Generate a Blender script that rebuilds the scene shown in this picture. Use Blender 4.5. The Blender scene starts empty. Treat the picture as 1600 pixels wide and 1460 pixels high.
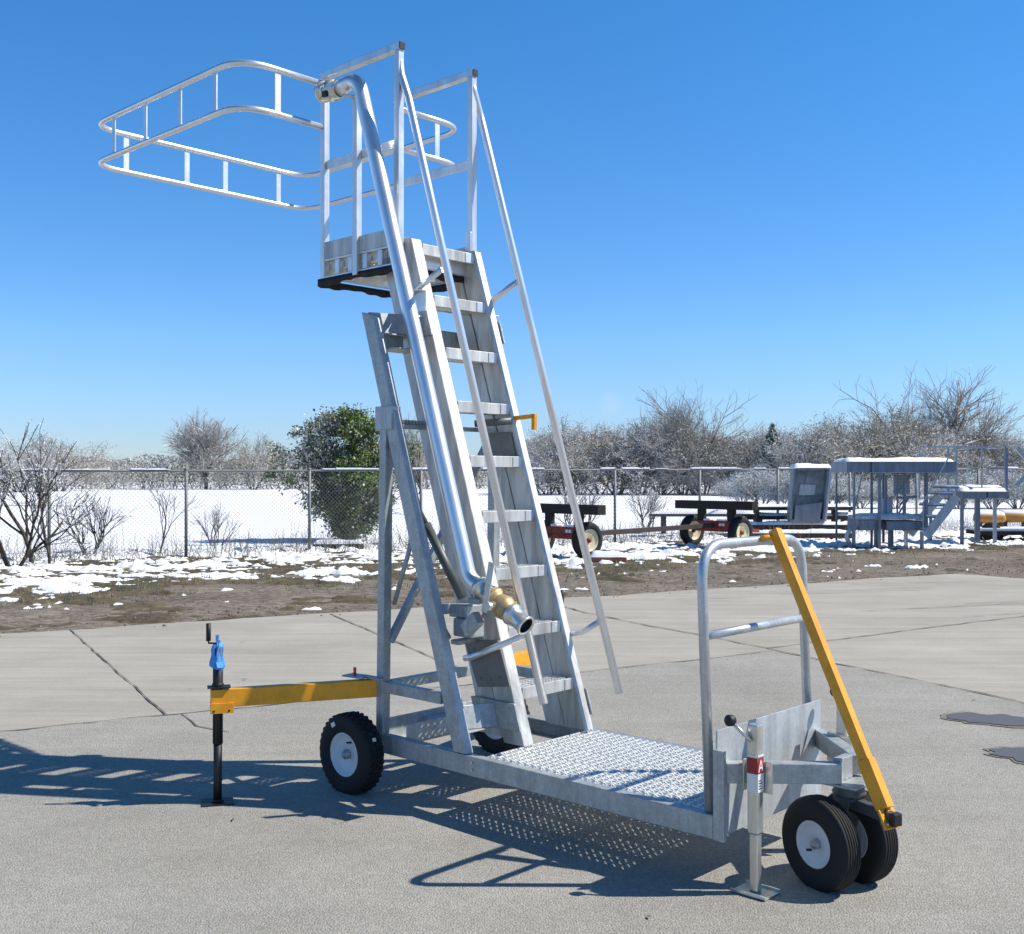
import bpy, math, random
import numpy as np
from mathutils import Vector, Matrix
R = math.radians
sc = bpy.context.scene
col = sc.collection

# ------------------------------------------------------------ camera, sky, sun, exposure
CAMH = 1.6; F = 1741.5; PITCH = 0.0085
cam = bpy.data.cameras.new("camera"); co = bpy.data.objects.new("camera", cam); col.objects.link(co)
cam.sensor_width = 36; cam.lens = 36 * F / 1600; cam.clip_start = .05; cam.clip_end = 3000
co.location = (0, 0, CAMH); co.rotation_euler = (R(90) + PITCH, 0, 0)
sc.camera = co
SUN = Vector((0.6657, 0.012, 0.7457)).normalized()
w = bpy.data.worlds.new("World"); sc.world = w; w.use_nodes = True
nt = w.node_tree; nt.nodes.clear()
sky = nt.nodes.new('ShaderNodeTexSky'); sky.sky_type = 'NISHITA'; sky.sun_disc = False
sky.sun_elevation = math.asin(SUN.z); sky.sun_rotation = math.atan2(SUN.x, SUN.y)
sky.air_density = 1.0; sky.dust_density = 0.0; sky.ozone_density = 1.0; sky.altitude = 100
hs = nt.nodes.new('ShaderNodeHueSaturation'); hs.inputs['Saturation'].default_value = 1.25; hs.inputs['Value'].default_value = 1.0
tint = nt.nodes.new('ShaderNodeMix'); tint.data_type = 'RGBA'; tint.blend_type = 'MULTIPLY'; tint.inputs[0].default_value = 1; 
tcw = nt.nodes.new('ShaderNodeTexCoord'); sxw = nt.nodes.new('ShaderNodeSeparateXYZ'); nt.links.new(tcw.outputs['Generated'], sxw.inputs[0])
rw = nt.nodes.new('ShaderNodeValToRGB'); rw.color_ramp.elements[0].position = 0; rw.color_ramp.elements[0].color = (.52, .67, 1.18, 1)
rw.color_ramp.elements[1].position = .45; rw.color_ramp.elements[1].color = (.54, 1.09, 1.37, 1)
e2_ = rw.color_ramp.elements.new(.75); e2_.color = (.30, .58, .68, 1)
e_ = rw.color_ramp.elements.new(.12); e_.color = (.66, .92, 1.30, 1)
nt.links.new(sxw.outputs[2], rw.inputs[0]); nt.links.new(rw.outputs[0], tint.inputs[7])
bg = nt.nodes.new('ShaderNodeBackground'); bg.inputs['Strength'].default_value = 0.10
out = nt.nodes.new('ShaderNodeOutputWorld')
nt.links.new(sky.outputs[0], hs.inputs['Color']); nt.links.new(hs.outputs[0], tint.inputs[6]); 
dt = nt.nodes.new('ShaderNodeVectorMath'); dt.operation = 'DISTANCE'; cl = Vector((157/F, 1, 112/F)).normalized(); dt.inputs[1].default_value = cl
ns = nt.nodes.new('ShaderNodeTexNoise'); ns.inputs['Scale'].default_value = 90
ad = nt.nodes.new('ShaderNodeMath'); ad.operation = 'MULTIPLY_ADD'; ad.inputs[1].default_value = .016
mrw = nt.nodes.new('ShaderNodeMapRange'); mrw.inputs[1].default_value = .020; mrw.inputs[2].default_value = .008; mrw.inputs[3].default_value = 0; mrw.inputs[4].default_value = .22
cw = nt.nodes.new('ShaderNodeMix'); cw.data_type = 'RGBA'; cw.inputs[7].default_value = (6.3, 6.0, 6.4, 1)
tc2 = nt.nodes.new('ShaderNodeTexCoord'); nt.links.new(tc2.outputs['Generated'], dt.inputs[0]); nt.links.new(tc2.outputs['Generated'], ns.inputs['Vector'])
nt.links.new(ns.outputs['Fac'], ad.inputs[0]); nt.links.new(dt.outputs['Value'], ad.inputs[2]); nt.links.new(ad.outputs[0], mrw.inputs[0]); nt.links.new(mrw.outputs[0], cw.inputs[0])
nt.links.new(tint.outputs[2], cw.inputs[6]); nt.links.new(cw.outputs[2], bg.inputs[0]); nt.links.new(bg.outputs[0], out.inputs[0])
sl = bpy.data.lights.new("sun", 'SUN'); so = bpy.data.objects.new("sun", sl); col.objects.link(so)
sl.energy = 4.7; sl.angle = R(0.53); sl.color = (1.0, 0.93, 0.81)
so.rotation_euler = SUN.to_track_quat('Z', 'Y').to_euler(); so.location = (20, 0, 30)
sc.view_settings.view_transform = 'Standard'; sc.view_settings.look = 'None'
sc.view_settings.exposure = 0.35; sc.view_settings.gamma = 1
sc.render.engine = 'CYCLES'

# ------------------------------------------------------------ materials
def nodes(name):
    m = bpy.data.materials.new(name); m.use_nodes = True
    t = m.node_tree; b = t.nodes['Principled BSDF']
    return m, t, b
def pbr(name, c, rough=.5, metal=0., var=.12, scale=8., bump=0., bscale=60., c2=None, spec=None, detail=4, rvar=.1, coord='Object', stretch=None):
    m, t, b = nodes(name)
    tc = t.nodes.new('ShaderNodeTexCoord'); mp = t.nodes.new('ShaderNodeMapping')
    t.links.new(tc.outputs[coord], mp.inputs[0])
    if stretch: mp.inputs['Scale'].default_value = stretch
    n = t.nodes.new('ShaderNodeTexNoise'); n.inputs['Scale'].default_value = scale; n.inputs['Detail'].default_value = detail
    n.inputs['Roughness'].default_value = .6
    t.links.new(mp.outputs[0], n.inputs['Vector'])
    r = t.nodes.new('ShaderNodeValToRGB'); r.color_ramp.elements[0].position = .3; r.color_ramp.elements[1].position = .7
    c2 = c2 or tuple(min(1, x * (1 + var)) for x in c)
    c1 = tuple(x * (1 - var) for x in c)
    r.color_ramp.elements[0].color = (*c1, 1); r.color_ramp.elements[1].color = (*c2, 1)
    t.links.new(n.outputs['Fac'], r.inputs[0]); t.links.new(r.outputs[0], b.inputs['Base Color'])
    b.inputs['Metallic'].default_value = metal
    mr = t.nodes.new('ShaderNodeMapRange'); mr.inputs[3].default_value = max(0.03, rough - rvar); mr.inputs[4].default_value = rough + rvar
    t.links.new(n.outputs['Fac'], mr.inputs[0]); t.links.new(mr.outputs[0], b.inputs['Roughness'])
    if spec is not None: b.inputs['Specular IOR Level'].default_value = spec
    if bump:
        n2 = t.nodes.new('ShaderNodeTexNoise'); n2.inputs['Scale'].default_value = bscale; n2.inputs['Detail'].default_value = 5
        t.links.new(mp.outputs[0], n2.inputs['Vector'])
        bp = t.nodes.new('ShaderNodeBump'); bp.inputs['Strength'].default_value = bump; bp.inputs['Distance'].default_value = .01
        t.links.new(n2.outputs['Fac'], bp.inputs['Height']); t.links.new(bp.outputs[0], b.inputs['Normal'])
    return m
def weather(m, amt=.18, scale=3., spangle=0., stretch=(6, 6, .5)):
    '''broad streaky handling marks and zinc spangle multiplied into a metal's own colour and roughness'''
    t = m.node_tree; b = t.nodes['Principled BSDF']; src = b.inputs['Base Color'].links[0].from_socket
    tc = t.nodes.new('ShaderNodeTexCoord'); mp = t.nodes.new('ShaderNodeMapping'); mp.inputs['Scale'].default_value = stretch; t.links.new(tc.outputs['Object'], mp.inputs[0])
    n = t.nodes.new('ShaderNodeTexNoise'); n.inputs['Scale'].default_value = scale; n.inputs['Detail'].default_value = 7; n.inputs['Roughness'].default_value = .7; t.links.new(mp.outputs[0], n.inputs['Vector'])
    r = t.nodes.new('ShaderNodeValToRGB'); r.color_ramp.elements[0].position = .36; r.color_ramp.elements[1].position = .56
    r.color_ramp.elements[0].color = (1-amt*2, 1-amt*2, 1-amt*2.1, 1); r.color_ramp.elements[1].color = (1, 1, 1, 1); t.links.new(n.outputs['Fac'], r.inputs[0])
    mx = t.nodes.new('ShaderNodeMix'); mx.data_type = 'RGBA'; mx.blend_type = 'MULTIPLY'; mx.inputs[0].default_value = 1
    t.links.new(src, mx.inputs[6]); t.links.new(r.outputs[0], mx.inputs[7]); o = mx.outputs[2]
    if spangle:
        v = t.nodes.new('ShaderNodeTexVoronoi'); v.inputs['Scale'].default_value = 90; t.links.new(tc.outputs['Object'], v.inputs['Vector'])
        s_ = t.nodes.new('ShaderNodeSeparateColor'); t.links.new(v.outputs['Color'], s_.inputs[0])
        mr = t.nodes.new('ShaderNodeMapRange'); mr.inputs[3].default_value = 1-spangle; mr.inputs[4].default_value = 1+spangle; t.links.new(s_.outputs[0], mr.inputs[0])
        cc = t.nodes.new('ShaderNodeCombineColor'); [t.links.new(mr.outputs[0], cc.inputs[i]) for i in range(3)]
        m2 = t.nodes.new('ShaderNodeMix'); m2.data_type = 'RGBA'; m2.blend_type = 'MULTIPLY'; m2.inputs[0].default_value = 1
        t.links.new(o, m2.inputs[6]); t.links.new(cc.outputs[0], m2.inputs[7]); o = m2.outputs[2]
    t.links.new(o, b.inputs['Base Color'])
def ground_mat(name, stops, speck, sscale, bigscale, bump, rough=.9, stone=0., streak=None, smul=(.86, 1.1)):
    """stops: low/high base colours of the broad mottling; speck: contrast of the fine aggregate"""
    m, t, b = nodes(name)
    tc = t.nodes.new('ShaderNodeTexCoord'); P = tc.outputs['Object']
    def noise(s, d=5, ro=.6, vec=None):
        n = t.nodes.new('ShaderNodeTexNoise'); n.inputs['Scale'].default_value = s; n.inputs['Detail'].default_value = d; n.inputs['Roughness'].default_value = ro
        t.links.new(vec or P, n.inputs['Vector']); return n
    big = noise(bigscale, 6, .62); fine = noise(sscale, 3, .7)
    rp = t.nodes.new('ShaderNodeValToRGB'); rp.color_ramp.elements[0].position = .34; rp.color_ramp.elements[1].position = .66
    rp.color_ramp.elements[0].color = (*stops[0], 1); rp.color_ramp.elements[1].color = (*stops[1], 1)
    t.links.new(big.outputs['Fac'], rp.inputs[0]); colr = rp.outputs[0]
    def mul(colr, fac_out, lo, hi):
        mr = t.nodes.new('ShaderNodeMapRange'); mr.inputs[1].default_value = .3; mr.inputs[2].default_value = .7
        mr.inputs[3].default_value = lo; mr.inputs[4].default_value = hi; t.links.new(fac_out, mr.inputs[0])
        mx = t.nodes.new('ShaderNodeMix'); mx.data_type = 'RGBA'; mx.blend_type = 'MULTIPLY'; mx.inputs[0].default_value = 1
        cc = t.nodes.new('ShaderNodeCombineColor'); [t.links.new(mr.outputs[0], cc.inputs[i]) for i in range(3)]
        t.links.new(colr, mx.inputs[6]); t.links.new(cc.outputs[0], mx.inputs[7]); return mx.outputs[2]
    colr = mul(colr, fine.outputs['Fac'], 1 - speck, 1 + speck)
    hgt = fine.outputs['Fac']
    if stone:
        v = t.nodes.new('ShaderNodeTexVoronoi'); v.inputs['Scale'].default_value = stone
        t.links.new(P, v.inputs['Vector'])
        sep = t.nodes.new('ShaderNodeSeparateColor'); t.links.new(v.outputs['Color'], sep.inputs[0])
        colr = mul(colr, sep.outputs[0], 1 - speck * .8, 1 + speck * .7)
        ad = t.nodes.new('ShaderNodeMath'); ad.operation = 'SUBTRACT'; t.links.new(hgt, ad.inputs[0]); t.links.new(v.outputs['Distance'], ad.inputs[1]); hgt = ad.outputs[0]
    if streak:
        mp = t.nodes.new('ShaderNodeMapping'); mp.inputs['Rotation'].default_value = (0, 0, streak); mp.inputs['Scale'].default_value = (.5, 9, 1)
        t.links.new(P, mp.inputs[0]); s2 = noise(.8, 5, .65, mp.outputs[0]); colr = mul(colr, s2.outputs['Fac'], *smul)
    t.links.new(colr, b.inputs['Base Color']); b.inputs['Roughness'].default_value = rough
    b.inputs['Specular IOR Level'].default_value = .25
    bp = t.nodes.new('ShaderNodeBump'); bp.inputs['Strength'].default_value = bump; bp.inputs['Distance'].default_value = .01
    t.links.new(hgt, bp.inputs['Height']); t.links.new(bp.outputs[0], b.inputs['Normal'])
    return m
M = {}
M['alu'] = pbr('aluminium', (.78, .785, .79), .40, .72, .10, 5, .05, 40, rvar=.10)
M['alu_dull'] = pbr('weathered aluminium', (.60, .60, .585), .55, .50, .24, 4, .08, 40, stretch=(3, 3, .6))
M['alu_pipe'] = pbr('bright aluminium tube', (.80, .81, .83), .36, .80, .08, 4, 0, 30, rvar=.10)
M['galv'] = pbr('galvanised steel', (.42, .45, .46), .50, .45, .14, 14, .05, 60, rvar=.10)
M['galv_tube'] = pbr('galvanised tube', (.58, .61, .63), .40, .62, .10, 10, .03, 60)
M['galv_panel'] = pbr('galvanised sheet', (.50, .54, .57), .52, .35, .12, 3, .05, 30, stretch=(2, 2, .7))
M['grate'] = pbr('galvanised grating', (.78, .80, .79), .42, .5, .10, 20, .05, 60)
M['zinc'] = pbr('zinc plated steel', (.70, .70, .64), .32, .75, .10, 10)
M['yellow'] = pbr('yellow paint', (.84, .36, .012), .42, 0, .07, 5, .03, 50)
M['black'] = pbr('black paint', (.010, .010, .011), .55, 0, .2, 10)
M['rubber'] = pbr('tyre rubber', (.010, .010, .0105), .78, 0, .25, 12, .15, 90)
M['rubber2'] = pbr('rubber skirt', (.011, .011, .012), .7, 0, .2, 12, .2, 60)
M['rim'] = pbr('white rim', (.62, .66, .70), .40, 0, .04, 6)
M['rimc'] = pbr('cream rim', (.62, .55, .36), .6, 0, .2, 14)
M['brass'] = pbr('brass valve', (.46, .33, .17), .5, .5, .15, 10)
M['dark_steel'] = pbr('dark grey steel', (.10, .11, .115), .5, .3, .15, 12)
M['grey_cyl'] = pbr('grey strut', (.11, .125, .125), .45, .1, .12, 10)
M['dkplate'] = pbr('dull plate', (.20, .19, .18), .55, .35, .2, 9)
M['blue'] = pbr('blue film', (.07, .30, .72), .6, 0, .12, 20)
M['dullorange'] = pbr('dull orange paint', (.42, .19, .03), .6, 0, .25, 5)
M['orange'] = pbr('orange pin', (.80, .10, .02), .4, 0, .05)
M['red'] = pbr('red paint', (.28, .035, .022), .6, 0, .35, 10)
M['redlabel'] = pbr('red label', (.32, .02, .018), .4, 0, .05)
M['white'] = pbr('white label', (.78, .78, .76), .45, 0, .03)
M['darkwood'] = pbr('dark timber', (.018, .013, .011), .8, 0, .3, 8)
M['wood'] = pbr('reddish timber', (.30, .12, .06), .8, 0, .3, 8)
M['snow'] = pbr('snow', (.84, .86, .90), .75, 0, .03, 2, .25, 14)
M['bark'] = pbr('grey bark', (.085, .072, .062), .9, 0, .25, 6)
M['barkd'] = pbr('dark bark', (.045, .036, .032), .9, 0, .3, 6)
M['frost'] = pbr('frosted twigs', (.70, .70, .71), .8, 0, .2, 1)
M['twig'] = pbr('grey twigs', (.31, .295, .275), .9, 0, .25, .6)
M['twigb'] = pbr('brown twigs', (.235, .21, .165), .9, 0, .25, .6)
M['leaf'] = pbr('green leaves', (.18, .27, .05), .6, 0, .4, .9)
M['leafd'] = pbr('dark leaves', (.060, .10, .028), .6, 0, .4, .9)
M['leafo'] = pbr('olive leaves', (.20, .20, .125), .7, 0, .3, .5)
M['bluesteel'] = pbr('blue grey steel', (.23, .265, .32), .5, .35, .15, 2)
M['palesteel'] = pbr('pale steel', (.50, .54, .58), .5, .3, .12, 3)
M['glassy'] = pbr('dusty dark glass', (.20, .235, .25), .25, 0, .5, 2.5)
M['rust'] = pbr('brown steel', (.06, .045, .04), .7, .2, .3, 6)
M['conc_near'] = ground_mat('exposed aggregate concrete', ((.305, .293, .262), (.378, .364, .330)), .16, 170, .9, .6, stone=110, streak=R(28), smul=(.93, 1.04))
M['conc_far'] = ground_mat('smooth concrete', ((.325, .306, .266), (.40, .378, .334)), .08, 60, .7, .25, streak=R(-18))
M['fence'] = pbr('weathered fence steel', (.20, .21, .21), .6, .2, .12, 6)
M['dirt'] = ground_mat('brown dirt', ((.135, .112, .088), (.210, .178, .142)), .30, 9, .55, 1.0, stone=14)
M['grassdirt'] = ground_mat('muddy grass', ((.062, .054, .030), (.135, .110, .070)), .45, 7, .8, 1.0)
M['joint'] = pbr('dark joint', (.135, .122, .10), .9, 0, .3, 5)
m_, t_, b_ = nodes('puddle water'); b_.inputs['Base Color'].default_value = (.115, .105, .10, 1); b_.inputs['Roughness'].default_value = .5; b_.inputs['Specular IOR Level'].default_value = .3; M['puddle'] = m_
M['wet'] = ground_mat('wet concrete', ((.21, .198, .17), (.27, .255, .22)), .2, 170, 4, .6, rough=.75, stone=110)

# ------------------------------------------------------------ mesh helpers
for k_, a_, sp_ in (('alu', .10, 0), ('alu_dull', .17, 0), ('galv', .10, .10), ('galv_tube', .10, .06), ('galv_panel', .12, .07), ('zinc', .12, 0), ('bluesteel', .15, 0), ('palesteel', .12, 0)): weather(M[k_], a_, 2.2 if k_ != 'galv' else 3.5, sp_)
weather(M['yellow'], .11, 4, 0, (3, 3, 3)); weather(M['red'], .2, 5, 0, (2, 2, 2))
class MB:
    def __init__(s): s.v = []; s.f = []; s.m = []; s.sm = []
    def add(s, vs, fs, mat=0, smooth=False):
        b = len(s.v); s.v.extend([tuple(map(float, p)) for p in vs])
        for f in fs: s.f.append([b + i for i in f]); s.m.append(mat); s.sm.append(smooth)
        return s
    def box(s, lo, hi, mat=0):
        x0, y0, z0 = lo; x1, y1, z1 = hi
        return s.add([(x0,y0,z0),(x1,y0,z0),(x1,y1,z0),(x0,y1,z0),(x0,y0,z1),(x1,y0,z1),(x1,y1,z1),(x0,y1,z1)],
            [(0,3,2,1),(4,5,6,7),(0,1,5,4),(1,2,6,5),(2,3,7,6),(3,0,4,7)], mat)
    def bar(s, p, q, wd, ht, up=(0,0,1), mat=0):
        p = Vector(p); q = Vector(q); d = (q - p).normalized(); up = Vector(up)
        sd = d.cross(up)
        if sd.length < 1e-4: up = Vector((1,0,0)); sd = d.cross(up)
        sd.normalize(); u = sd.cross(d).normalized(); a = sd * wd / 2; b = u * ht / 2
        vs = [p-a-b, p+a-b, p+a+b, p-a+b, q-a-b, q+a-b, q+a+b, q-a+b]
        return s.add(vs, [(0,1,2,3),(7,6,5,4),(0,4,5,1),(1,5,6,2),(2,6,7,3),(3,7,4,0)], mat)
    def tube(s, pts, r, n=14, closed=False, caps=True, mat=0):
        pts = [Vector(p) for p in pts]; L = len(pts); rs = r if isinstance(r, (list, tuple)) else [r] * L
        vs = []; fs = []; nrm = None
        for i, p in enumerate(pts):
            a = pts[(i-1) % L] if (closed or i > 0) else p; b = pts[(i+1) % L] if (closed or i < L-1) else p
            d = (b - a).normalized()
            if nrm is None: nrm = d.cross(Vector((0,0,1)) if abs(d.z) < .9 else Vector((1,0,0))).normalized()
            else: nrm = (nrm - d * nrm.dot(d)).normalized()
            bn = d.cross(nrm)
            for k in range(n):
                an = 2*math.pi*k/n; vs.append(p + (nrm*math.cos(an) + bn*math.sin(an)) * rs[i])
        for i in range(L if closed else L-1):
            for k in range(n):
                j = (i+1) % L
                fs.append((i*n+k, i*n+(k+1)%n, j*n+(k+1)%n, j*n+k))
        s.add(vs, fs, mat, True)
        if caps and not closed:
            b = len(s.v) - len(vs)
            s.f.append([b+k for k in range(n)][::-1]); s.m.append(mat); s.sm.append(False)
            s.f.append([b+(L-1)*n+k for k in range(n)]); s.m.append(mat); s.sm.append(False)
        return s
    def lathe(s, prof, o, ax, n=40, mat=0):
        o = Vector(o); ax = Vector(ax).normalized()
        e1 = ax.cross(Vector((0,0,1)) if abs(ax.z) < .9 else Vector((1,0,0))).normalized(); e2 = ax.cross(e1)
        vs = []; fs = []; L = len(prof)
        for (a, r) in prof:
            for k in range(n):
                t = 2*math.pi*k/n; vs.append(o + ax*a + (e1*math.cos(t) + e2*math.sin(t))*max(r, 1e-4))
        for i in range(L-1):
            for k in range(n): fs.append((i*n+k, (i+1)*n+k, (i+1)*n+(k+1)%n, i*n+(k+1)%n))
        return s.add(vs, fs, mat, True)
    def prism(s, poly, fn, lo, hi, mat=0):
        n = len(poly); vs = [fn(a, b, lo) for a, b in poly] + [fn(a, b, hi) for a, b in poly]
        return s.add(vs, [tuple(range(n))[::-1], tuple(range(n, 2*n))] + [(i, (i+1)%n, n+(i+1)%n, n+i) for i in range(n)], mat)
    def build(s, name, mats, parent=None, bevel=0., weld=False):
        me = bpy.data.meshes.new(name); me.from_pydata(s.v, [], s.f)
        if not isinstance(mats, (list, tuple)): mats = [mats]
        for m in mats: me.materials.append(m)
        me.polygons.foreach_set('material_index', s.m); me.polygons.foreach_set('use_smooth', s.sm)
        import bmesh
        bm = bmesh.new(); bm.from_mesh(me); bmesh.ops.recalc_face_normals(bm, faces=bm.faces); bm.to_mesh(me); bm.free()
        me.update(); o = bpy.data.objects.new(name, me); col.objects.link(o)
        if parent: o.parent = parent
        if bevel:
            b = o.modifiers.new('bevel', 'BEVEL'); b.width = bevel; b.segments = 2; b.limit_method = 'ANGLE'; b.angle_limit = R(50)
        return o
def npmesh(name, V, Fq, mats, midx=None, smooth=False, parent=None):
    """fast mesh from numpy arrays: V (n,3), Fq (m,k)"""
    me = bpy.data.meshes.new(name); n, k = Fq.shape
    me.vertices.add(len(V)); me.vertices.foreach_set('co', V.astype(np.float32).ravel())
    me.loops.add(n*k); me.loops.foreach_set('vertex_index', Fq.astype(np.int32).ravel())
    me.polygons.add(n); me.polygons.foreach_set('loop_start', np.arange(0, n*k, k, dtype=np.int32))
    me.polygons.foreach_set('loop_total', np.full(n, k, dtype=np.int32))
    for m in (mats if isinstance(mats, (list, tuple)) else [mats]): me.materials.append(m)
    if midx is not None: me.polygons.foreach_set('material_index', midx.astype(np.int32))
    me.polygons.foreach_set('use_smooth', np.full(n, smooth))
    me.update(calc_edges=True); me.validate()
    o = bpy.data.objects.new(name, me); col.objects.link(o)
    if parent: o.parent = parent
    return o
def mound(name, x0, x1, y0, y1, z, h, parent, seed=1):
    '''rounded, uneven cap of lying snow'''
    n = max(8, int((x1-x0)/.05)); m = 11; U, Vv = np.meshgrid(np.linspace(0, 1, n), np.linspace(0, 1, m)); X = x0+(x1-x0)*U; Y = y0+(y1-y0)*Vv
    prof = np.clip(1-np.abs(2*Vv-1)**2.6, 0, 1)**.6*np.clip(1-np.abs(2*U-1)**16, 0, 1)**.5; Y = Y+.02*(fbm(X*5+seed, Y*5, seed, 2)-.5)
    Z = z+.001+h*prof*(.55+.9*fbm(X*3+seed*7, Y*3, seed+3, 3)); P = np.stack([X, Y, Z], -1).reshape(-1, 3)
    i = np.arange(n-1); j = np.arange(m-1); I, J = np.meshgrid(i, j); a = (J*n+I).ravel()
    return npmesh(name, P, np.stack([a, a+1, a+1+n, a+n], 1), M['snow'], smooth=True, parent=parent)
def tag(o, label=None, cat=None, group=None, kind=None):
    if label: o['label'] = label
    if cat: o['category'] = cat
    if group: o['group'] = group
    if kind: o['kind'] = kind
    return o
def empty(name, loc, rz=0, label=None, cat=None, group=None):
    o = bpy.data.objects.new(name, None); col.objects.link(o); o.location = loc; o.rotation_euler = (0, 0, rz); o.empty_display_size = .3
    return tag(o, label, cat, group)
def fillet(pts, r, n=7, closed=False):
    pts = [Vector(p) for p in pts]; outp = []; L = len(pts)
    for i, p in enumerate(pts):
        if not closed and i in (0, L-1): outp.append(p); continue
        a = pts[i-1]; b = pts[(i+1) % L]; d1 = (a-p).normalized(); d2 = (b-p).normalized()
        half = d1.angle(d2)/2; t = min(r/math.tan(half), (a-p).length*.48, (b-p).length*.48)
        A = p+d1*t; B = p+d2*t
        for k in range(n+1):
            u = k/n; outp.append(A*(1-u)**2 + p*2*u*(1-u) + B*u*u)
    return outp

# ------------------------------------------------------------ value noise
def vnoise(x, y, seed):
    rg = np.random.default_rng(seed); T = rg.random((256, 256))
    xi = np.floor(x).astype(int); yi = np.floor(y).astype(int); fx = x-xi; fy = y-yi
    fx = fx*fx*(3-2*fx); fy = fy*fy*(3-2*fy)
    g = lambda a, b: T[a & 255, b & 255]
    return (g(xi,yi)*(1-fx)+g(xi+1,yi)*fx)*(1-fy)+(g(xi,yi+1)*(1-fx)+g(xi+1,yi+1)*fx)*fy
def fbm(x, y, seed, oct=4, per=.5):
    s = 0; a = 1; tot = 0
    for i in range(oct):
        s = s + a*vnoise(x*2**i, y*2**i, seed+i); tot += a; a *= per
    return s/tot
def grid(name, xs, ys, zf, mat, mask=None, smooth=True):
    X, Y = np.meshgrid(xs, ys); Z = zf(X, Y); V = np.stack([X, Y, Z], -1).reshape(-1, 3)
    nx = len(xs); ny = len(ys); i = np.arange(nx-1); j = np.arange(ny-1); I, J = np.meshgrid(i, j)
    a = (J*nx+I).ravel(); Fq = np.stack([a, a+1, a+1+nx, a+nx], 1)
    if mask is not None:
        ok = mask(X, Y, Z).reshape(-1); Fq = Fq[ok[Fq].any(1)]
        used = np.unique(Fq); re = -np.ones(len(V), int); re[used] = np.arange(len(used)); V = V[used]; Fq = re[Fq]
    return npmesh(name, V, Fq, mat, smooth=smooth)

# ------------------------------------------------------------ ground and pavement
def fenceY(X): return 21.1 + (X + 8.76) * .522
def edge1(X): return 11.28 + (X + 5.18) * .564     # far edge of the pavement
def inpav(X, Y): return (Y < edge1(X)-.12) & (X < 7.25+(18.3-Y)*.804-.12)
def dirt_z(X, Y): return np.where(inpav(X, Y), -.12, 0.) + -.03 + .05*fbm(X*.8, Y*.8, 3, 5, .6) - .028 + .02*(fbm(X*4, Y*4, 9, 2)-.5)
tag(grid('ground', np.linspace(-60, 60, 3), np.linspace(-30, 12, 3), lambda X, Y: X*0-.06, M['dirt']), kind='structure').name = 'ground_base'
bpy.data.objects['ground_base'].data.transform(Matrix.Scale(12, 4)); bpy.data.objects['ground_base'].location = (0, 0, .06*12-.11)
tag(grid('dirt_verge', np.arange(-16, 30, .12), np.arange(6, 45, .12), dirt_z, M['dirt']), kind='structure')
# pavement polygons; the corner is at C0
C0 = (7.25, 18.3)
def sheet(name, poly, z, mat, kind='structure', th=None):
    mb = MB()
    if th is None: mb.add([(x, y, z) for x, y in poly], [tuple(range(len(poly)))])
    else: mb.prism(poly, lambda a, b, c: (a, b, c), z-th, z)
    return tag(mb.build(name, mat), kind=kind)
rnd = random.Random(5)
far_edge = []
for i in range(121):
    X = -26 + (7.25+26)*i/120; far_edge.append((X, edge1(X) + .07*math.sin(X*3.1)*math.sin(X*.9) + rnd.uniform(-.03, .03)))
right_edge = [(7.25 + .74*t + rnd.uniform(-.03, .03), 18.3 - .92*t) for t in np.linspace(.3, 16, 50)]
sheet('concrete_slab', [(-40, -12), (-40, far_edge[0][1]-6)] + far_edge + right_edge + [(40, -12)], .008, M['conc_far'], th=.12)
J1 = [(-20, -2.5), (-3.182, 6.941), (-2.042, 7.581), (-1.012, 8.132), (.734, 9.143), (2.368, 10.15)]
J2 = [(2.368, 10.326), (2.764, 9.452), (3.583, 7.814), (8.6, -3)]
near_poly = [(-20, -2.5), (-3.182, 6.941), (-2.042, 7.581), (-1.012, 8.132), (.734, 9.143), (2.35, 10.12), (2.764, 9.452), (3.583, 7.814), (8.6, -3), (8.6, -11), (-20, -11)]
sheet('aggregate_slab', near_poly, .012, M['conc_near'])
def crack(name, pts, wd, z=.016, seed=1, jit=.02):
    rg = random.Random(seed); P = []
    for a, b in zip(pts[:-1], pts[1:]):
        L = math.dist(a, b); n = max(2, int(L/.12))
        for k in range(n): P.append((a[0]+(b[0]-a[0])*k/n, a[1]+(b[1]-a[1])*k/n))
    P.append(pts[-1]); vs = []; off = 0
    for i, p in enumerate(P):
        q = P[min(i+1, len(P)-1)]; o = P[max(i-1, 0)]; d = Vector((q[0]-o[0], q[1]-o[1])).normalized(); nn = Vector((-d.y, d.x))
        off = off*.7 + rg.uniform(-jit, jit); h = wd*rg.uniform(.35, 1.15)/2
        vs += [(p[0]+nn.x*(off-h), p[1]+nn.y*(off-h), z), (p[0]+nn.x*(off+h), p[1]+nn.y*(off+h), z)]
    mb = MB().add(vs, [(2*i, 2*i+2, 2*i+3, 2*i+1) for i in range(len(P)-1)])
    return tag(mb.build(name, M['joint']), kind='structure')
crack('pavement_joint', J1, .020, seed=2); crack('pavement_joint', [(-1.0, 17.1), (.551, 13.725), (1.017, 12.667), (2.368, 10.326)], .026, seed=3)
crack('pavement_joint', J2, .032, seed=4); crack('pavement_joint', [(-4.6, 11.6), (-2.3, 7.44)], .014, seed=5, jit=.006)
crack('pavement_joint', [(-2.1, 12.9), (-.542, 9.452), (-.1, 8.68)], .020, seed=6, jit=.006)
crack('pavement_joint', [(-2.2, 7.45), (-2.0, 7.1), (-1.75, 6.95)], .018, .017, seed=7, jit=.01)
crack('pavement_joint', [(2.368, 10.33), (4.2, 11.6), (7.6, 13.9), (12, 16.5)], .02, seed=8, jit=.01)
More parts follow.
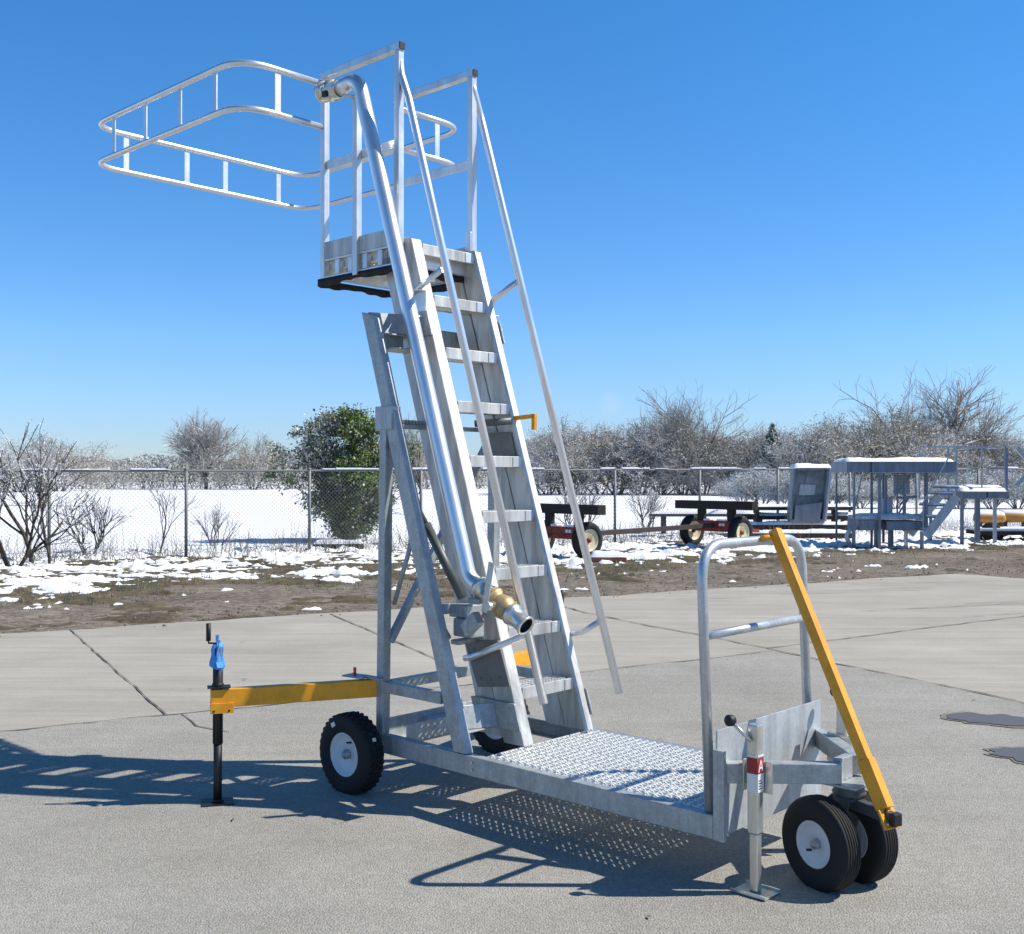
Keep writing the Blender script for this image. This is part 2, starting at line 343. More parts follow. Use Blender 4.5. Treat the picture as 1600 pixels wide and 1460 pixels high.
for k in range(9):   # tyre scuffs and long surface cracks on the far slab
    a = rnd.uniform(1.5, 6.5); y = rnd.uniform(12.5, 16.5)
    crack('slab_crack', [(a, y), (a+rnd.uniform(1, 2.6), y+rnd.uniform(.2, .9))], .016, .0165+.0007*k, seed=20+k, jit=.01)
def blob(name, c, rx, ry, ang, z, mat, seed, rough=.25, n=60):
    rg = np.random.default_rng(seed); ph = rg.random(6)*6.28; am = rg.random(16)*np.array([1]*6+[.9]*10); ph = rg.random(16)*6.28
    P = []
    for k in range(n):
        t = 2*math.pi*k/n; r = 1 + rough*sum(am[j]*math.sin((j+2)*t+ph[j])/(j+1.5) for j in range(16 if n > 20 else 6))
        x = rx*r*math.cos(t); y = ry*r*math.sin(t)
        P.append((c[0]+x*math.cos(ang)-y*math.sin(ang), c[1]+x*math.sin(ang)+y*math.cos(ang)))
    return tag(MB().add([(x, y, z) for x, y in P], [tuple(range(n))]).build(name, mat), kind='structure')
for c, rx, ry, sd in (((3.12, 7.28), .24, .20, 1), ((2.93, 6.32), .20, .19, 4)):
    blob('wet_patch', c, rx*1.10, ry*1.12, .1, .0165, M['wet'], sd, .36, 90); blob('puddle', c, rx*.96, ry*.92, .1, .0205, M['puddle'], sd, .38, 90)
blob('wet_patch', (2.25, 3.75), .12, .06, .5, .0165, M['wet'], 9)
for k in range(26):   # dark spots and grit on the slabs
    x = rnd.uniform(-3, 3.4); y = rnd.uniform(3.9, 12); blob('stain', (x, y), rnd.uniform(.004, .0035*y), rnd.uniform(.003, .012), rnd.uniform(0, 3), .0172+.0002*k, M['joint'], 50+k, .6, 14)

# grass strip below the snow, patchy snow, snow field
sx = np.array([-16, -6.8, -5.3, -3.2, -1.7, .4, 1.9, 4.0, 7.5, 12.5, 30]); sy = np.array([11.2, 15.3, 16.7, 18.5, 18.8, 19.6, 20.1, 22.9, 25.2, 26.5, 30])
def startY(X): return np.interp(X, sx, sy)
def grass_z(X, Y):
    s = Y - startY(X); d = fbm(X*1.1, Y*1.1, 40, 5, .6)
    return dirt_z(X, Y) + np.clip((d-.47)*.5 + np.clip(s, -3, 3)*.03, -.05, .035) + .025*fbm(X*9, Y*9, 41, 2)-.005
tag(grid('muddy_grass', np.arange(-15.9, 29, .1), np.arange(11, 44, .1), grass_z, M['grassdirt'], mask=lambda X, Y, Z: Z > dirt_z(X, Y)-.004), kind='structure')
def snow_z(X, Y):
    s = Y - startY(X); f = Y - fenceY(X)
    cov = np.interp(s, [-2.5, -.5, 0, 1.2, 3.5, 6], [.08, .27, .42, .48, .50, .53])
    cov = np.where(X > 4.5, cov + .15*np.clip(s, 0, 1), cov); cov = np.where((X > -.5) & (X <= 4.5), cov + .06*np.clip(s, 0, 1), cov)
    cov = np.maximum(cov, np.interp(f, [-1.6, 0, 1.5], [0, .60, 1.25]))
    n = fbm(X*.75, Y*1.5, 71, 6, .62); fine = fbm(X*4.2, Y*5.5, 80, 4, .66)
    grain = fbm(X*9, Y*14, 87, 3, .6); h = (n*.38 + fine*.36 + grain*.26 - (.735 - cov*.46))*.55
    return np.where(Y < edge1(X)+.6, -.3, 0.) + np.where((X > 7.25+(18.3-Y)*.804-1) | (Y > edge1(X)-.1), 0., -.3) + dirt_z(X, Y)*.3 + np.clip(h, -.1, .13) + .03*(fine-.5)
tag(grid('snow_patches', np.concatenate([np.arange(-16, 20, .055)]), np.arange(11.5, 36, .055), snow_z, M['snow'], mask=lambda X, Y, Z: (Z > -.015)), kind='structure')
rg = np.random.default_rng(31); n = 42000
X = rg.uniform(-15, 20, n); Y = startY(X)+rg.uniform(-2.6, 7, n); ok = (fbm(X*1.1, Y*1.1, 40, 5, .6) > .45) & ~inpav(X, Y+.4) & (Y < fenceY(X)+1.5); X = X[ok]; Y = Y[ok]; n = len(X)
Z = np.maximum(grass_z(X, Y), dirt_z(X, Y))-.01; h = rg.uniform(.025, .085, n); a = rg.uniform(0, 6.28, n); wd = rg.uniform(.003, .008, n)
V = np.stack([np.stack([X-np.cos(a)*wd, Y-np.sin(a)*wd, Z], 1), np.stack([X+np.cos(a)*wd, Y+np.sin(a)*wd, Z], 1), np.stack([X+rg.normal(0, .02, n), Y+rg.normal(0, .02, n), Z+h], 1)], 1).reshape(-1, 3)
o = npmesh('grass', V, np.arange(n*3).reshape(n, 3), [M['leafo'], M['leaf'], M['twigb']], rg.choice(3, n, p=[.45, .25, .30])); o['kind'] = 'stuff'; o['label'] = 'short muddy grass blades between the snow patches'; o['category'] = 'grass'
n = 9000; X = rg.uniform(-14, 24, n); Y = edge1(X)+rg.exponential(2.2, n)-.25; X2 = rg.uniform(7, 26, n//3); Y2 = rg.uniform(8, 26, n//3); X = np.concatenate([X, X2]); Y = np.concatenate([Y, Y2]); ok = (~inpav(X, Y+.25)) & (Y < 30); X = X[ok]; Y = Y[ok]; n = len(X)
r = np.minimum(rg.exponential(.0055, n)+.003, .022); Z = np.maximum(np.maximum(dirt_z(X, Y), grass_z(X, Y)), np.where(inpav(X, Y+.1), .008, -1)); C = np.stack([X, Y, Z+r*.2], 1)
base = np.array([[1, 0, 0], [0, 1, 0], [-1, 0, 0], [0, -1, 0], [0, 0, .8], [0, 0, -.8]]); V = (C[:, None, :]+base[None]*r[:, None, None]*rg.uniform(.6, 1.4, (n, 6, 1))).reshape(-1, 3)
F8 = np.array([[0, 1, 4], [1, 2, 4], [2, 3, 4], [3, 0, 4], [1, 0, 5], [2, 1, 5], [3, 2, 5], [0, 3, 5]]); o = npmesh('dirt_clods', V, ((np.arange(n)*6)[:, None, None]+F8[None]).reshape(-1, 3), M['dirt']); o['kind'] = 'stuff'; o['label'] = 'loose clods and gravel on the dirt verge'; o['category'] = 'gravel'
def field_z(X, Y):
    f = Y - fenceY(X)
    return np.where(f > 1.2, .045, -.2) + .10*(fbm(X*.35, Y*.35, 90, 5, .6)-.5) - .03 + np.clip(f-1.2, 0, 2)*.02
tag(grid('snow_field', np.arange(-22, 46, .3), np.arange(14, 62, .3), field_z, M['snow']), kind='structure')
tag(grid('far_snow_field', np.linspace(-160, 160, 120), np.linspace(60, 320, 100), lambda X, Y: .02+.15*(fbm(X*.05, Y*.05, 95, 4)-.5), M['snow']), kind='structure')
tag(grid('left_snow_field', np.linspace(-160, -20, 60), np.linspace(12, 62, 30), lambda X, Y: .0+.1*(fbm(X*.1, Y*.1, 96, 4)-.5), M['snow']), kind='structure')
tag(grid('right_snow_field', np.linspace(44, 160, 60), np.linspace(30, 62, 30), lambda X, Y: .0+.1*(fbm(X*.1, Y*.1, 97, 4)-.5), M['snow']), kind='structure')

# ============================================================ THE ROLLING LADDER
YAW = .7552
mach = empty('rolling_access_ladder', (.7712, 4.2956, 0), -YAW,
    'tall wheeled metal access stair with top cage and yellow tow handle in the foreground', 'rolling ladder')
W = .86; ZB = .205; ZT = .296; SL = .3185
def fr(z): return -1.235 - SL*(z-.296)         # u of the stair's front face at height z
def part(mb, name, mat, bevel=.0025, parent=mach, label=None):
    o = mb.build(name, mat, parent, bevel); 
    if label: o['label'] = label
    return o
# base beams: channels with lips
for v0, v1, s in ((0, .05, 1), (W-.05, W, -1)):
    mb = MB(); mb.box((-2.06, v0 if s > 0 else v1-.008, ZB), (0, v0+.008 if s > 0 else v1, ZT))
    mb.box((-2.06, v0+.0085 if s > 0 else v0, ZT-.008), (0, v1 if s > 0 else v1-.0085, ZT-.0005)); mb.box((-2.06, v0+.0085 if s > 0 else v0, ZB+.0005), (0, v1 if s > 0 else v1-.0085, ZB+.008))
    part(mb, 'side_beam', M['galv'])
mb = MB()
for x in (-1.98, -1.30, -.66, -.06): mb.box((x-.02, .052, ZB+.012), (x+.02, W-.052, ZT-.034))
part(mb, 'cross_member', M['galv'])
mb = MB(); mb.box((-2.0, .052, ZB+.0), (-1.992, W-.052, ZT+.07)); mb.box((-1.84, .055, ZT-.03), (-1.832, W-.055, ZT+.06))
mb.box((-1.99, .30, ZT+.03), (-1.85, W-.06, ZT+.038))
part(mb, 'rear_plate', M['galv_panel'])
for z in (.27, .235): part(MB().tube([(-1.315, -.006, z), (-1.315, .002, z)], .007, 6), 'bolt', M['zinc'], 0)
# grating: zigzag serrated strands between solid plank edges
def grating(o, length, width, ztop, planks, axis='u', h=.022, da=.022, strands=8):
    mb = MB(); pw = width/planks
    def T(a, b, z): return (o[0]+a, o[1]+b, z) if axis == 'u' else (o[0]+b, o[1]+a, z)
    def boxT(a0, b0, a1, b1, z0, z1):
        p = T(a0, b0, z0); q = T(a1, b1, z1); mb.box(tuple(map(min, p, q)), tuple(map(max, p, q)))
    for k in range(planks):
        b0 = k*pw
        boxT(0, b0+.0015, length, b0+.016, ztop-.045, ztop-.002); boxT(0, b0+pw-.016, length, b0+pw-.0015, ztop-.045, ztop-.002)
        db = (pw-.032)/strands; n = int(length/da)
        for j in range(strands+1):
            vs = []; fs = []
            for i in range(n+1):
                bb = b0+.016+j*db + (db*.40 if (i+j) % 2 else -db*.40)*(1 if 0 < j < strands else .5)
                zt = ztop + (.006 if i % 2 else -.001); a = min(i*da, length)
                for (e, z) in ((-.0035, zt-h), (.0035, zt-h), (.0035, zt), (-.0035, zt)): vs.append(T(a, bb+e, z))
            for i in range(n):
                c = i*4
                for m in range(4): fs.append((c+m, c+(m+1)%4, c+4+(m+1)%4, c+4+m))
            mb.add(vs, fs)
            for i in range(1, n, 2):   # raised teeth
                bb = b0+.016+j*db; a = i*da
                boxT(a-.004, bb-.0085, a+.004, bb+.0085, ztop-.004, ztop+.0075)
    return mb
part(grating((-1.27, .052), 1.235, W-.104, ZT, 4), 'deck_grating', M['grate'], 0)
# rear posts, caps, inclined legs
for v in (.025, W-.045):
    part(MB().bar((-1.985, v, ZT-.05), (-1.957, v, 1.86), .05, .05, (1, 0, 0)), 'rear_post', M['galv'])
    part(MB().box((-2.01, v-.032, 1.835), (-1.885, v+.032, 1.955)), 'post_cap', M['galv_panel'], .003)
for v in (.03, W-.025):
    def lg(z): return -1.364 - SL*(z-.31)
    z0, z1 = ZT+.001, 2.43
    mb = MB().prism([(lg(z0)-.085, z0), (lg(z0), z0), (lg(z1), z1-.015), (lg(z1)-.095, z1+.02)], lambda a, b, c: (a, c, b), v-.025, v+.025)
    part(mb, 'inclined_leg', M['galv'])
mb = MB(); mb.box((-1.985, .053, .515), (-1.945, W-.073, .565)); part(mb, 'cross_bar', M['galv'])
for v in (.025, W-.03): part(MB().bar((-1.957, v, .535), (-1.535, v, .535), .04, .055), 'side_bar', M['galv'])
part(MB().bar((-1.96, .05, .76), (-1.96, W-.09, 1.80), .035, .035, (1, 0, 0)), 'diagonal_brace', M['galv'])
mb = MB(); mb.box((-1.98, .06, 1.845), (-1.95, W-.08, 1.868))
for i in range(9): mb.bar((-1.966, .10+i*.022, 1.868), (-1.966, .085+i*.022, 1.892), .03, .005, (0, 1, 0))
part(mb, 'serrated_bar', M['galv'])
part(MB().tube([(-1.985, .06, 1.735), (-1.78, .135, 1.36)], .014, 12).tube([(-1.78, .135, 1.36), (-1.585, .2, 1.0)], .024, 14), 'gas_strut', M['grey_cyl'], 0)
part(MB().tube([(-1.78, .07, 1.36), (-1.95, .07, .95)], .012, 8), 'stay_rod', M['galv'], 0)
# stringers (two nested channels each side)
for (va, vb) in ((.275, .345), (.735, .80)):
    def chan(u0, u1, zb, zt, va, vb):
        mb = MB(); P = [(fr(zb)+u1, zb), (fr(zb)+u0, zb), (fr(zt)+u0, zt), (fr(zt)+u1, zt+.03)]
        mb.prism(P, lambda a, b, c: (a, c, b), va, vb); return mb
    part(chan(0, -.135, ZT+.008, 2.865, va, vb), 'stair_stringer', M['alu_dull'], .004)
    part(chan(-.143, -.275, .33 if va < .5 else ZT+.008, 2.83, va+.006, vb-.006), 'mast_channel', M['alu_dull'], .004)
# treads
for i in range(9):
    z = .541 + .2845*i; t = empty('stair_tread', (0, 0, 0)); t.parent = mach; u = fr(z)
    va, vb = .347, .733
    mb = MB(); mb.box((u-.012, va, z-.030), (u-.002, vb, z+.028)); mb.box((u-.16, va, z-.026), (u-.150, vb, z+.020))
    mb.box((u-.012-.022, va, z-.030), (u-.013, vb, z-.024)); mb.box((u-.148, va, z-.02), (u-.014, va+.006, z+.018)); mb.box((u-.148, vb-.006, z-.02), (u-.014, vb, z+.018))
    mb.build('tread_frame', M['alu_dull'], t, .002)
    grating((u-.147, va+.008), vb-va-.016, .132, z+.022, 1, 'v', strands=5).build('tread_grating', M['grate'], t)
    MB().box((u-.0018, vb-.07, z-.028), (u+.002, vb-.028, z+.026)).build('end_plate', M['alu'], t, .001)
# guide brackets on the near and far side, low and high
def bracket(z, side, dk=False, hgt=.13):
    mb = MB(); a, b = (.055, .258) if side == 0 else (W-.05, W-.05)
    vs0, vs1 = (.258, .272) if side == 0 else (.803, .811)
    P = [(fr(z-hgt/2)-.285, z-hgt/2), (fr(z-hgt/2)+.012, z-hgt/2), (fr(z+hgt/2)+.012, z+hgt/2), (fr(z+hgt/2)-.285, z+hgt/2)]
    mb.prism(P, lambda a, b, c: (a, c, b), vs0, vs1)
    if side == 0:
        Q = [(-.005, -.215), (.202, -.14), (.202, -.128), (-.005, -.203)]
        mb.add([(fr(zz)+du, .055+dv, zz) for zz in (z-hgt/2+.01, z+hgt/2-.01) for dv, du in Q], [(3,2,1,0), (4,5,6,7), (0,1,5,4), (1,2,6,5), (2,3,7,6), (3,0,4,7)])
        mb.box((fr(z)-.21, .056, z-hgt/2), (fr(z)-.13, .256, z-hgt/2+.008))
    for zz in (-.035, .035):
        for du in (-.03, -.25): 
            vv = vs0 if side == 0 else vs1
            mb.tube([(fr(z+zz)+du, vv-.006, z+zz), (fr(z+zz)+du, vv+.004, z+zz)], .008, 6)
    return mb
part(bracket(.44, 0), 'guide_bracket', M['galv']); part(bracket(2.40, 0), 'guide_bracket', M['galv'])
part(bracket(.44, 1), 'guide_bracket', M['galv']); part(bracket(2.40, 1), 'guide_bracket', M['galv'])
mb = MB(); P = [(fr(.555)-.225, .555), (fr(.555)-.004, .585), (fr(.80)-.004, .80), (fr(.80)-.24, .775)]
mb.prism(P, lambda a, b, c: (a, c, b), .262, .274)
for a, b in ((-.05, .62), (-.05, .76), (-.19, .60), (-.19, .74), (-.12, .60)): mb.tube([(fr(b)+a, .256, b), (fr(b)+a, .266, b)], .008, 6)
part(mb, 'bolted_plate', M['dkplate'])
mb = MB(); mb.box((fr(2.36)-.35, .28, 2.29), (fr(2.36)-.30, .80, 2.42)); part(mb, 'top_cross_beam', M['galv'])
mb = MB(); mb.box((-2.08, .056, 2.25), (-1.92, .255, 2.258)); mb.box((-2.10, .056, 2.26), (-2.092, .255, 2.42)); part(mb, 'top_shelf', M['galv'])
for z in (2.42, 2.50): part(MB().box((fr(z)-.10, .812, z-.004), (fr(z)-.02, .85, z+.004)), 'tab', M['alu'])
part(MB().box((fr(2.52)-.12, .225, 2.43), (fr(2.52)-.0, .258, 2.438)).box((fr(2.52)-.12, .225, 2.57), (fr(2.52)+.0, .258, 2.578)).box((fr(2.5)-.10, .262, 2.43), (fr(2.5)+.01, .2735, 2.575)), 'slide_bracket', M['alu'])
# handrails
for v, zb, ub, vp in ((.25, .535, -1.089, .25), (.855, .495, -1.112, .797)):
    top = (-2.105, vp, 3.74) if v < .5 else (-2.11, vp, 3.80); k = (-2.045, v, 3.60) if v < .5 else (-2.112, v, 3.665); bot = (ub, v, zb)
    part(MB().tube(fillet([(-2.118, vp, 3.82), top, k, bot], .12), .0205, 16), 'handrail', M['alu_pipe'], 0)
part(MB().tube(fillet([(-1.62, .255, .69), (-1.57, .245, .70), (-1.20, .25, .85)], .03), .017), 'handrail_standoff', M['alu_pipe'], 0)
part(MB().tube([(-2.068, .262, 2.55), (-1.79, .25, 2.66)], .015), 'handrail_standoff', M['alu_pipe'], 0)
part(MB().tube(fillet([(fr(.78)-.02, .80, .775), (-1.33, .82, .79), (-1.245, .855, .85)], .04), .015), 'handrail_standoff', M['alu_pipe'], 0)
part(MB().tube(fillet([(-2.0, .805, 2.53), (-1.965, .81, 2.59), (-1.82, .855, 2.68)], .05), .017), 'handrail_standoff', M['alu_pipe'], 0)
# hook latch through the far stringer
mb = MB(); mb.tube([(-1.90, .60, 1.885), (-1.74, .72, 1.90)], .02, 10); part(mb, 'latch_rod', M['grey_cyl'], 0)
part(MB().bar((-1.76, .76, 1.916), (-1.60, .76, 1.924), .022, .022).bar((-1.612, .76, 1.935), (-1.612, .76, 1.85), .022, .022, (1, 0, 0)), 'latch_hook', M['yellow'], .002)
part(MB().prism([(fr(1.73)-.20, 1.70), (fr(1.73)-.02, 1.70), (fr(1.85)-.02, 1.84), (fr(1.85)-.20, 1.84)], lambda a, b, c: (a, c, b), .722, .730), 'latch_plate', M['dkplate'], 0)
# platform: frame, toe plates, grating, rubber skirt
UR, UF, VN, VF = -2.775, -2.13, .25, .79
mb = MB()
for v in (VN, VF):
    mb.bar((UR, v, 2.735), (UF, v, 2.735), .04, .012); mb.bar((UR, v, 2.832), (UF, v, 2.832), .04, .012)
    for t in (.02, .22, .40, .60, .80, .98): mb.box((UR+(UF-UR)*t-.018, v-.018, 2.742), (UR+(UF-UR)*t+.018, v+.018, 2.825))
for u in (UR, UF): mb.bar((u, VN, 2.78), (u, VF, 2.78), .02, .09)
mb.bar((-2.45, VN, 2.76), (-2.45, VF, 2.76), .03, .05)
part(mb, 'platform_frame', M['alu'])
part(grating((UR+.015, VN+.02), UF-UR-.03, VF-VN-.04, 2.83, 3), 'platform_grating', M['grate'], 0)
mb = MB(); mb.box((UR, VN-.022, 2.839), (UF-.30, VN-.012, 2.935)); mb.box((UF-.298, VN-.022, 2.839), (UF-.01, VN-.012, 2.925)); part(mb, 'toe_plate', M['alu_dull'])
part(MB().prism([(UR, 2.84), (UF, 2.84), (UF, 2.95), (UF-.03, 2.915), (UR, 2.90)], lambda a, b, c: (a, c, b), VF+.012, VF+.02), 'toe_plate', M['alu_dull'])
part(MB().box((UR-.012, VN, 2.84), (UR-.004, VF, 2.93)), 'toe_plate', M['alu_dull'])
mb = MB(); ring = [(UR-.02, VN-.02), (UF+.0, VN-.02), (UF+.0, VF+.02), (UR-.02, VF+.02)]
for k in range(4):
    a = Vector((*ring[k], 0)); b = Vector((*ring[(k+1)%4], 0)); n = 24; vs = []
    for i in range(n+1):
        p = a.lerp(b, i/n); sag = .003*math.sin(i*1.3+k) + .006*math.sin(i*.4+2*k); wob = .006*math.sin(i*1.7)
        for e, z in ((0, 2.728), (0, 2.690-sag), (.01, 2.690-sag), (.01, 2.728)):
            nn = (b-a).normalized().cross(Vector((0,0,1))); q = p+nn*(e+wob*(z < 2.71)); vs.append((q.x, q.y, z))
    mb.add(vs, [(i*4+m, i*4+(m+1)%4, i*4+4+(m+1)%4, i*4+4+m) for i in range(n) for m in range(4)], 0, True)
part(mb, 'rubber_skirt', M['rubber2'], 0)
# platform posts and rails (square tube)
for u, v, z0, z1 in ((-2.762, VN-.004, 2.713, 3.86), (-2.762, VF+.004, 2.713, 3.86), (-2.118, VN-.004, 2.80, 3.872), (-2.118, VF+.004, 2.88, 3.872)):
    part(MB().box((u-.019, v-.019, z0), (u+.019, v+.019, z1)), 'platform_post', M['alu'])
part(MB().box((-2.466, VN-.042, 2.71), (-2.428, VN-.004, 3.70)), 'platform_post', M['alu'])
for v in (VN-.004, VF+.004):
    g = part(MB().bar((-2.785, v, 3.893), (-2.096, v, 3.893), .04, .04), 'top_rail', M['alu'])
    MB().box((-2.0955, v-.019, 3.874), (-2.090, v+.019, 3.912)).build('end_cap', M['black'], g, .001)
    part(MB().bar((-2.742, v, 3.378), (-2.138, v, 3.378), .012, .05), 'mid_rail', M['alu'])
part(MB().box((-2.14, VF-.028, 2.875), (-2.10, VF-.016, 2.985)), 'gusset', M['alu'])
# safety cage: two rails with flat uprights
cage = empty('safety_cage', (0, 0, 0)); cage.parent = mach
for zc in (3.845, 3.598):
    P = fillet([(-2.764, VN-.02, zc), (-2.764, -.317, zc), (-4.463, -.317, zc), (-4.463, 1.366, zc), (-2.764, 1.366, zc), (-2.764, VF+.02, zc)], .20, 10)
    MB().tube(P, .0175, 16).build('cage_rail', M['alu_pipe'], cage)
def upr(u, v, along):
    d = (.019, .004) if along == 'u' else (.004, .019)
    MB().box((u-d[0], v-d[1], 3.612), (u+d[0], v+d[1], 3.832)).build('cage_upright', M['alu'], cage, .001)
upr(-2.764, -.076, 'v'); upr(-2.764, 1.122, 'v')
for u in (-3.009, -3.38, -3.775, -4.163): upr(u, -.317, 'u')
for v in (-.079, .365, .667, 1.114): upr(-4.463, v, 'v')
for u in (-4.1, -3.6, -3.1): upr(u, 1.366, 'u') if False else None
# vapour pipe with elbow, coupling and brass valve
pp = empty('vapour_pipe', (0, 0, 0)); pp.parent = mach; PV = .165
pipe = fillet([(-2.60, PV, 3.735), (-2.361, PV, 3.765), (-1.505, PV, 1.10), (-1.40, PV+.01, 1.045)], .11, 9)
MB().tube(pipe, .041, 26).build('pipe_run', M['alu_pipe'], pp)
d = Vector((-.99, 0, .14)).normalized(); o0 = Vector((-2.54, PV, 3.742))
MB().lathe([(-.02, .040), (-.02, .050), (.03, .050), (.03, .058), (.045, .060), (.07, .060), (.07, .050), (.12, .050), (.12, .058), (.14, .058), (.14, .03), (.14, .0)], o0, d, 28).box((-2.60, PV-.066, 3.70), (-2.565, PV-.045, 3.73), 1).build('top_coupling', [M['zinc'], M['black']], pp)
MB().bar((-2.47, PV, 3.69), (-2.36, PV, 3.66), .09, .004).build('pipe_clip', M['galv'], pp)
dv = Vector((.88, .0, -.47)).normalized(); b0 = Vector((-1.40, PV+.01, 1.045))
MB().lathe([(-.05, .043), (-.05, .052), (-.03, .052), (-.03, .044), (.03, .044), (.03, .05), (.05, .05), (.05, .0)], b0, dv, 28).build('pipe_collar', M['zinc'], pp)
vv = empty('valve', (0, 0, 0)); vv.parent = mach
MB().lathe([(.045, .03), (.05, .058), (.07, .062), (.085, .058), (.09, .048), (.11, .052), (.14, .060), (.165, .055), (.175, .045), (.20, .045), (.21, .0)], b0, dv, 28).tube([b0+dv*.12+Vector((0, -.075, 0)), b0+dv*.12+Vector((0, .07, 0))], .022, 14).build('valve_body', M['brass'], vv)
MB().lathe([(.185, .0), (.185, .052), (.20, .056), (.215, .052), (.22, .044), (.29, .044), (.295, .050), (.305, .050), (.305, .040), (.25, .038), (.25, .0)], b0, dv, 28).lathe([(.252, .0), (.252, .0378), (.300, .0385)], b0, dv, 28, mat=1).build('hose_end', [M['zinc'], M['black']], vv)
c = b0+dv*.12+Vector((0, -.085, 0)); MB().bar(c+Vector((-.03, 0, -.03)), c+Vector((.03, -.012, .21)), .008, .034, (1, 0, 0)).tube([c+Vector((0, -.012, 0)), c+Vector((0, .02, 0))], .022, 8).build('valve_lever', M['galv_tube'], vv, .002)
mb = MB(); mb.box((-1.61, .13, .91), (-1.49, .262, .975)); mb.box((-1.57, .12, .82), (-1.44, .21, .909)); mb.box((-1.60, .13, .775), (-1.54, .262, .80)); mb.bar((-1.60, .11, .80), (-1.66, .11, .87), .03, .05, (0, 1, 0)); mb.box((-1.50, .15, .98), (-1.42, .19, 1.01)); mb.bar((-1.46, .10, .86), (-1.37, .10, .93), .05, .07)
part(mb, 'valve_mount', M['galv'], .008)
mb = MB(); mb.box((-1.66, .085, .925), (-1.60, .135, .975)); mb.box((-1.6645, .092, .932), (-1.6605, .128, .968), 1); part(mb, 'clamp_block', [M['galv_tube'], M['black']], .002)
# front panel, push loop
mb = MB(); mb.box((.002, .02, ZB-.0), (.008, W-.01, .62)); part(mb, 'front_panel', M['galv_panel'], .001)
part(MB().box((.002, -.002, ZB-.002), (.05, .018, .55)), 'panel_angle', M['galv'])
loop = fillet([(-.035, .035, ZT), (-.075, .035, 1.33), (-.075, W-.035, 1.33), (-.035, W-.035, ZT)], .15, 10)
part(MB().tube(loop, .0205, 18), 'push_loop', M['galv_tube'], 0)
part(MB().tube([(-.062, .055, .975), (-.062, W-.055, .975)], .0175, 16), 'push_loop_rail', M['galv_tube'], 0)
# caster support arms
part(MB().bar((.01, .075, .452), (.34, .37, .452), .055, .078), 'support_arm', M['galv'], .004)
part(MB().bar((.01, .83, .46), (.35, .50, .46), .055, .078), 'support_arm', M['galv'], .004)
mb = MB(); mb.box((.27, .34, .40), (.42, .53, .411)); mb.box((.30, .385, .4115), (.335, .49, .50)); part(mb, 'swivel_mount', M['galv'], .003)
# caster: fork + twin wheels; local direction
cd = Vector((math.cos(-R(17.5)), math.sin(-R(17.5)), 0)); cn = Vector((-cd.y, cd.x, 0))
cb = Vector((.34, .445, 0)); ax = cb - cd*.02
ax = Vector((.315, .40, 0))
fk = empty('caster_fork', (0, 0, 0)); fk.parent = mach
MB().lathe([(0, .0), (0, .062), (.012, .066), (.026, .058), (.038, .062), (.045, .055), (.047, .0)], cb+Vector((0, 0, .352)), (0, 0, 1), 28).build('swivel_bearing', M['dark_steel'], fk)
mb = MB(); 
for s in (-1, 1):
    mb.bar(cb+cn*.035*s+Vector((0, 0, .352)), ax+cn*.035*s+Vector((0, 0, .175)), .008, .085, cd)
mb.bar(cb+cn*-.04+Vector((0, 0, .343)), cb+cn*.04+Vector((0, 0, .343)), .10, .012)
mb.tube([ax-cn*.12+Vector((0, 0, .18)), ax+cn*.12+Vector((0, 0, .18))], .014)
mb.build('fork_legs', M['dark_steel'], fk, .002)
te = cb+cd*.215+Vector((0, 0, .315))
part(MB().bar(cb+cd*.02+Vector((0, 0, .325)), te, .035, .045), 'tow_bar', M['dark_steel'], .003)
part(MB().bar(te+cd*.001, te+cd*.03, .045, .05), 'tow_bar_cap', M['black'], .006)
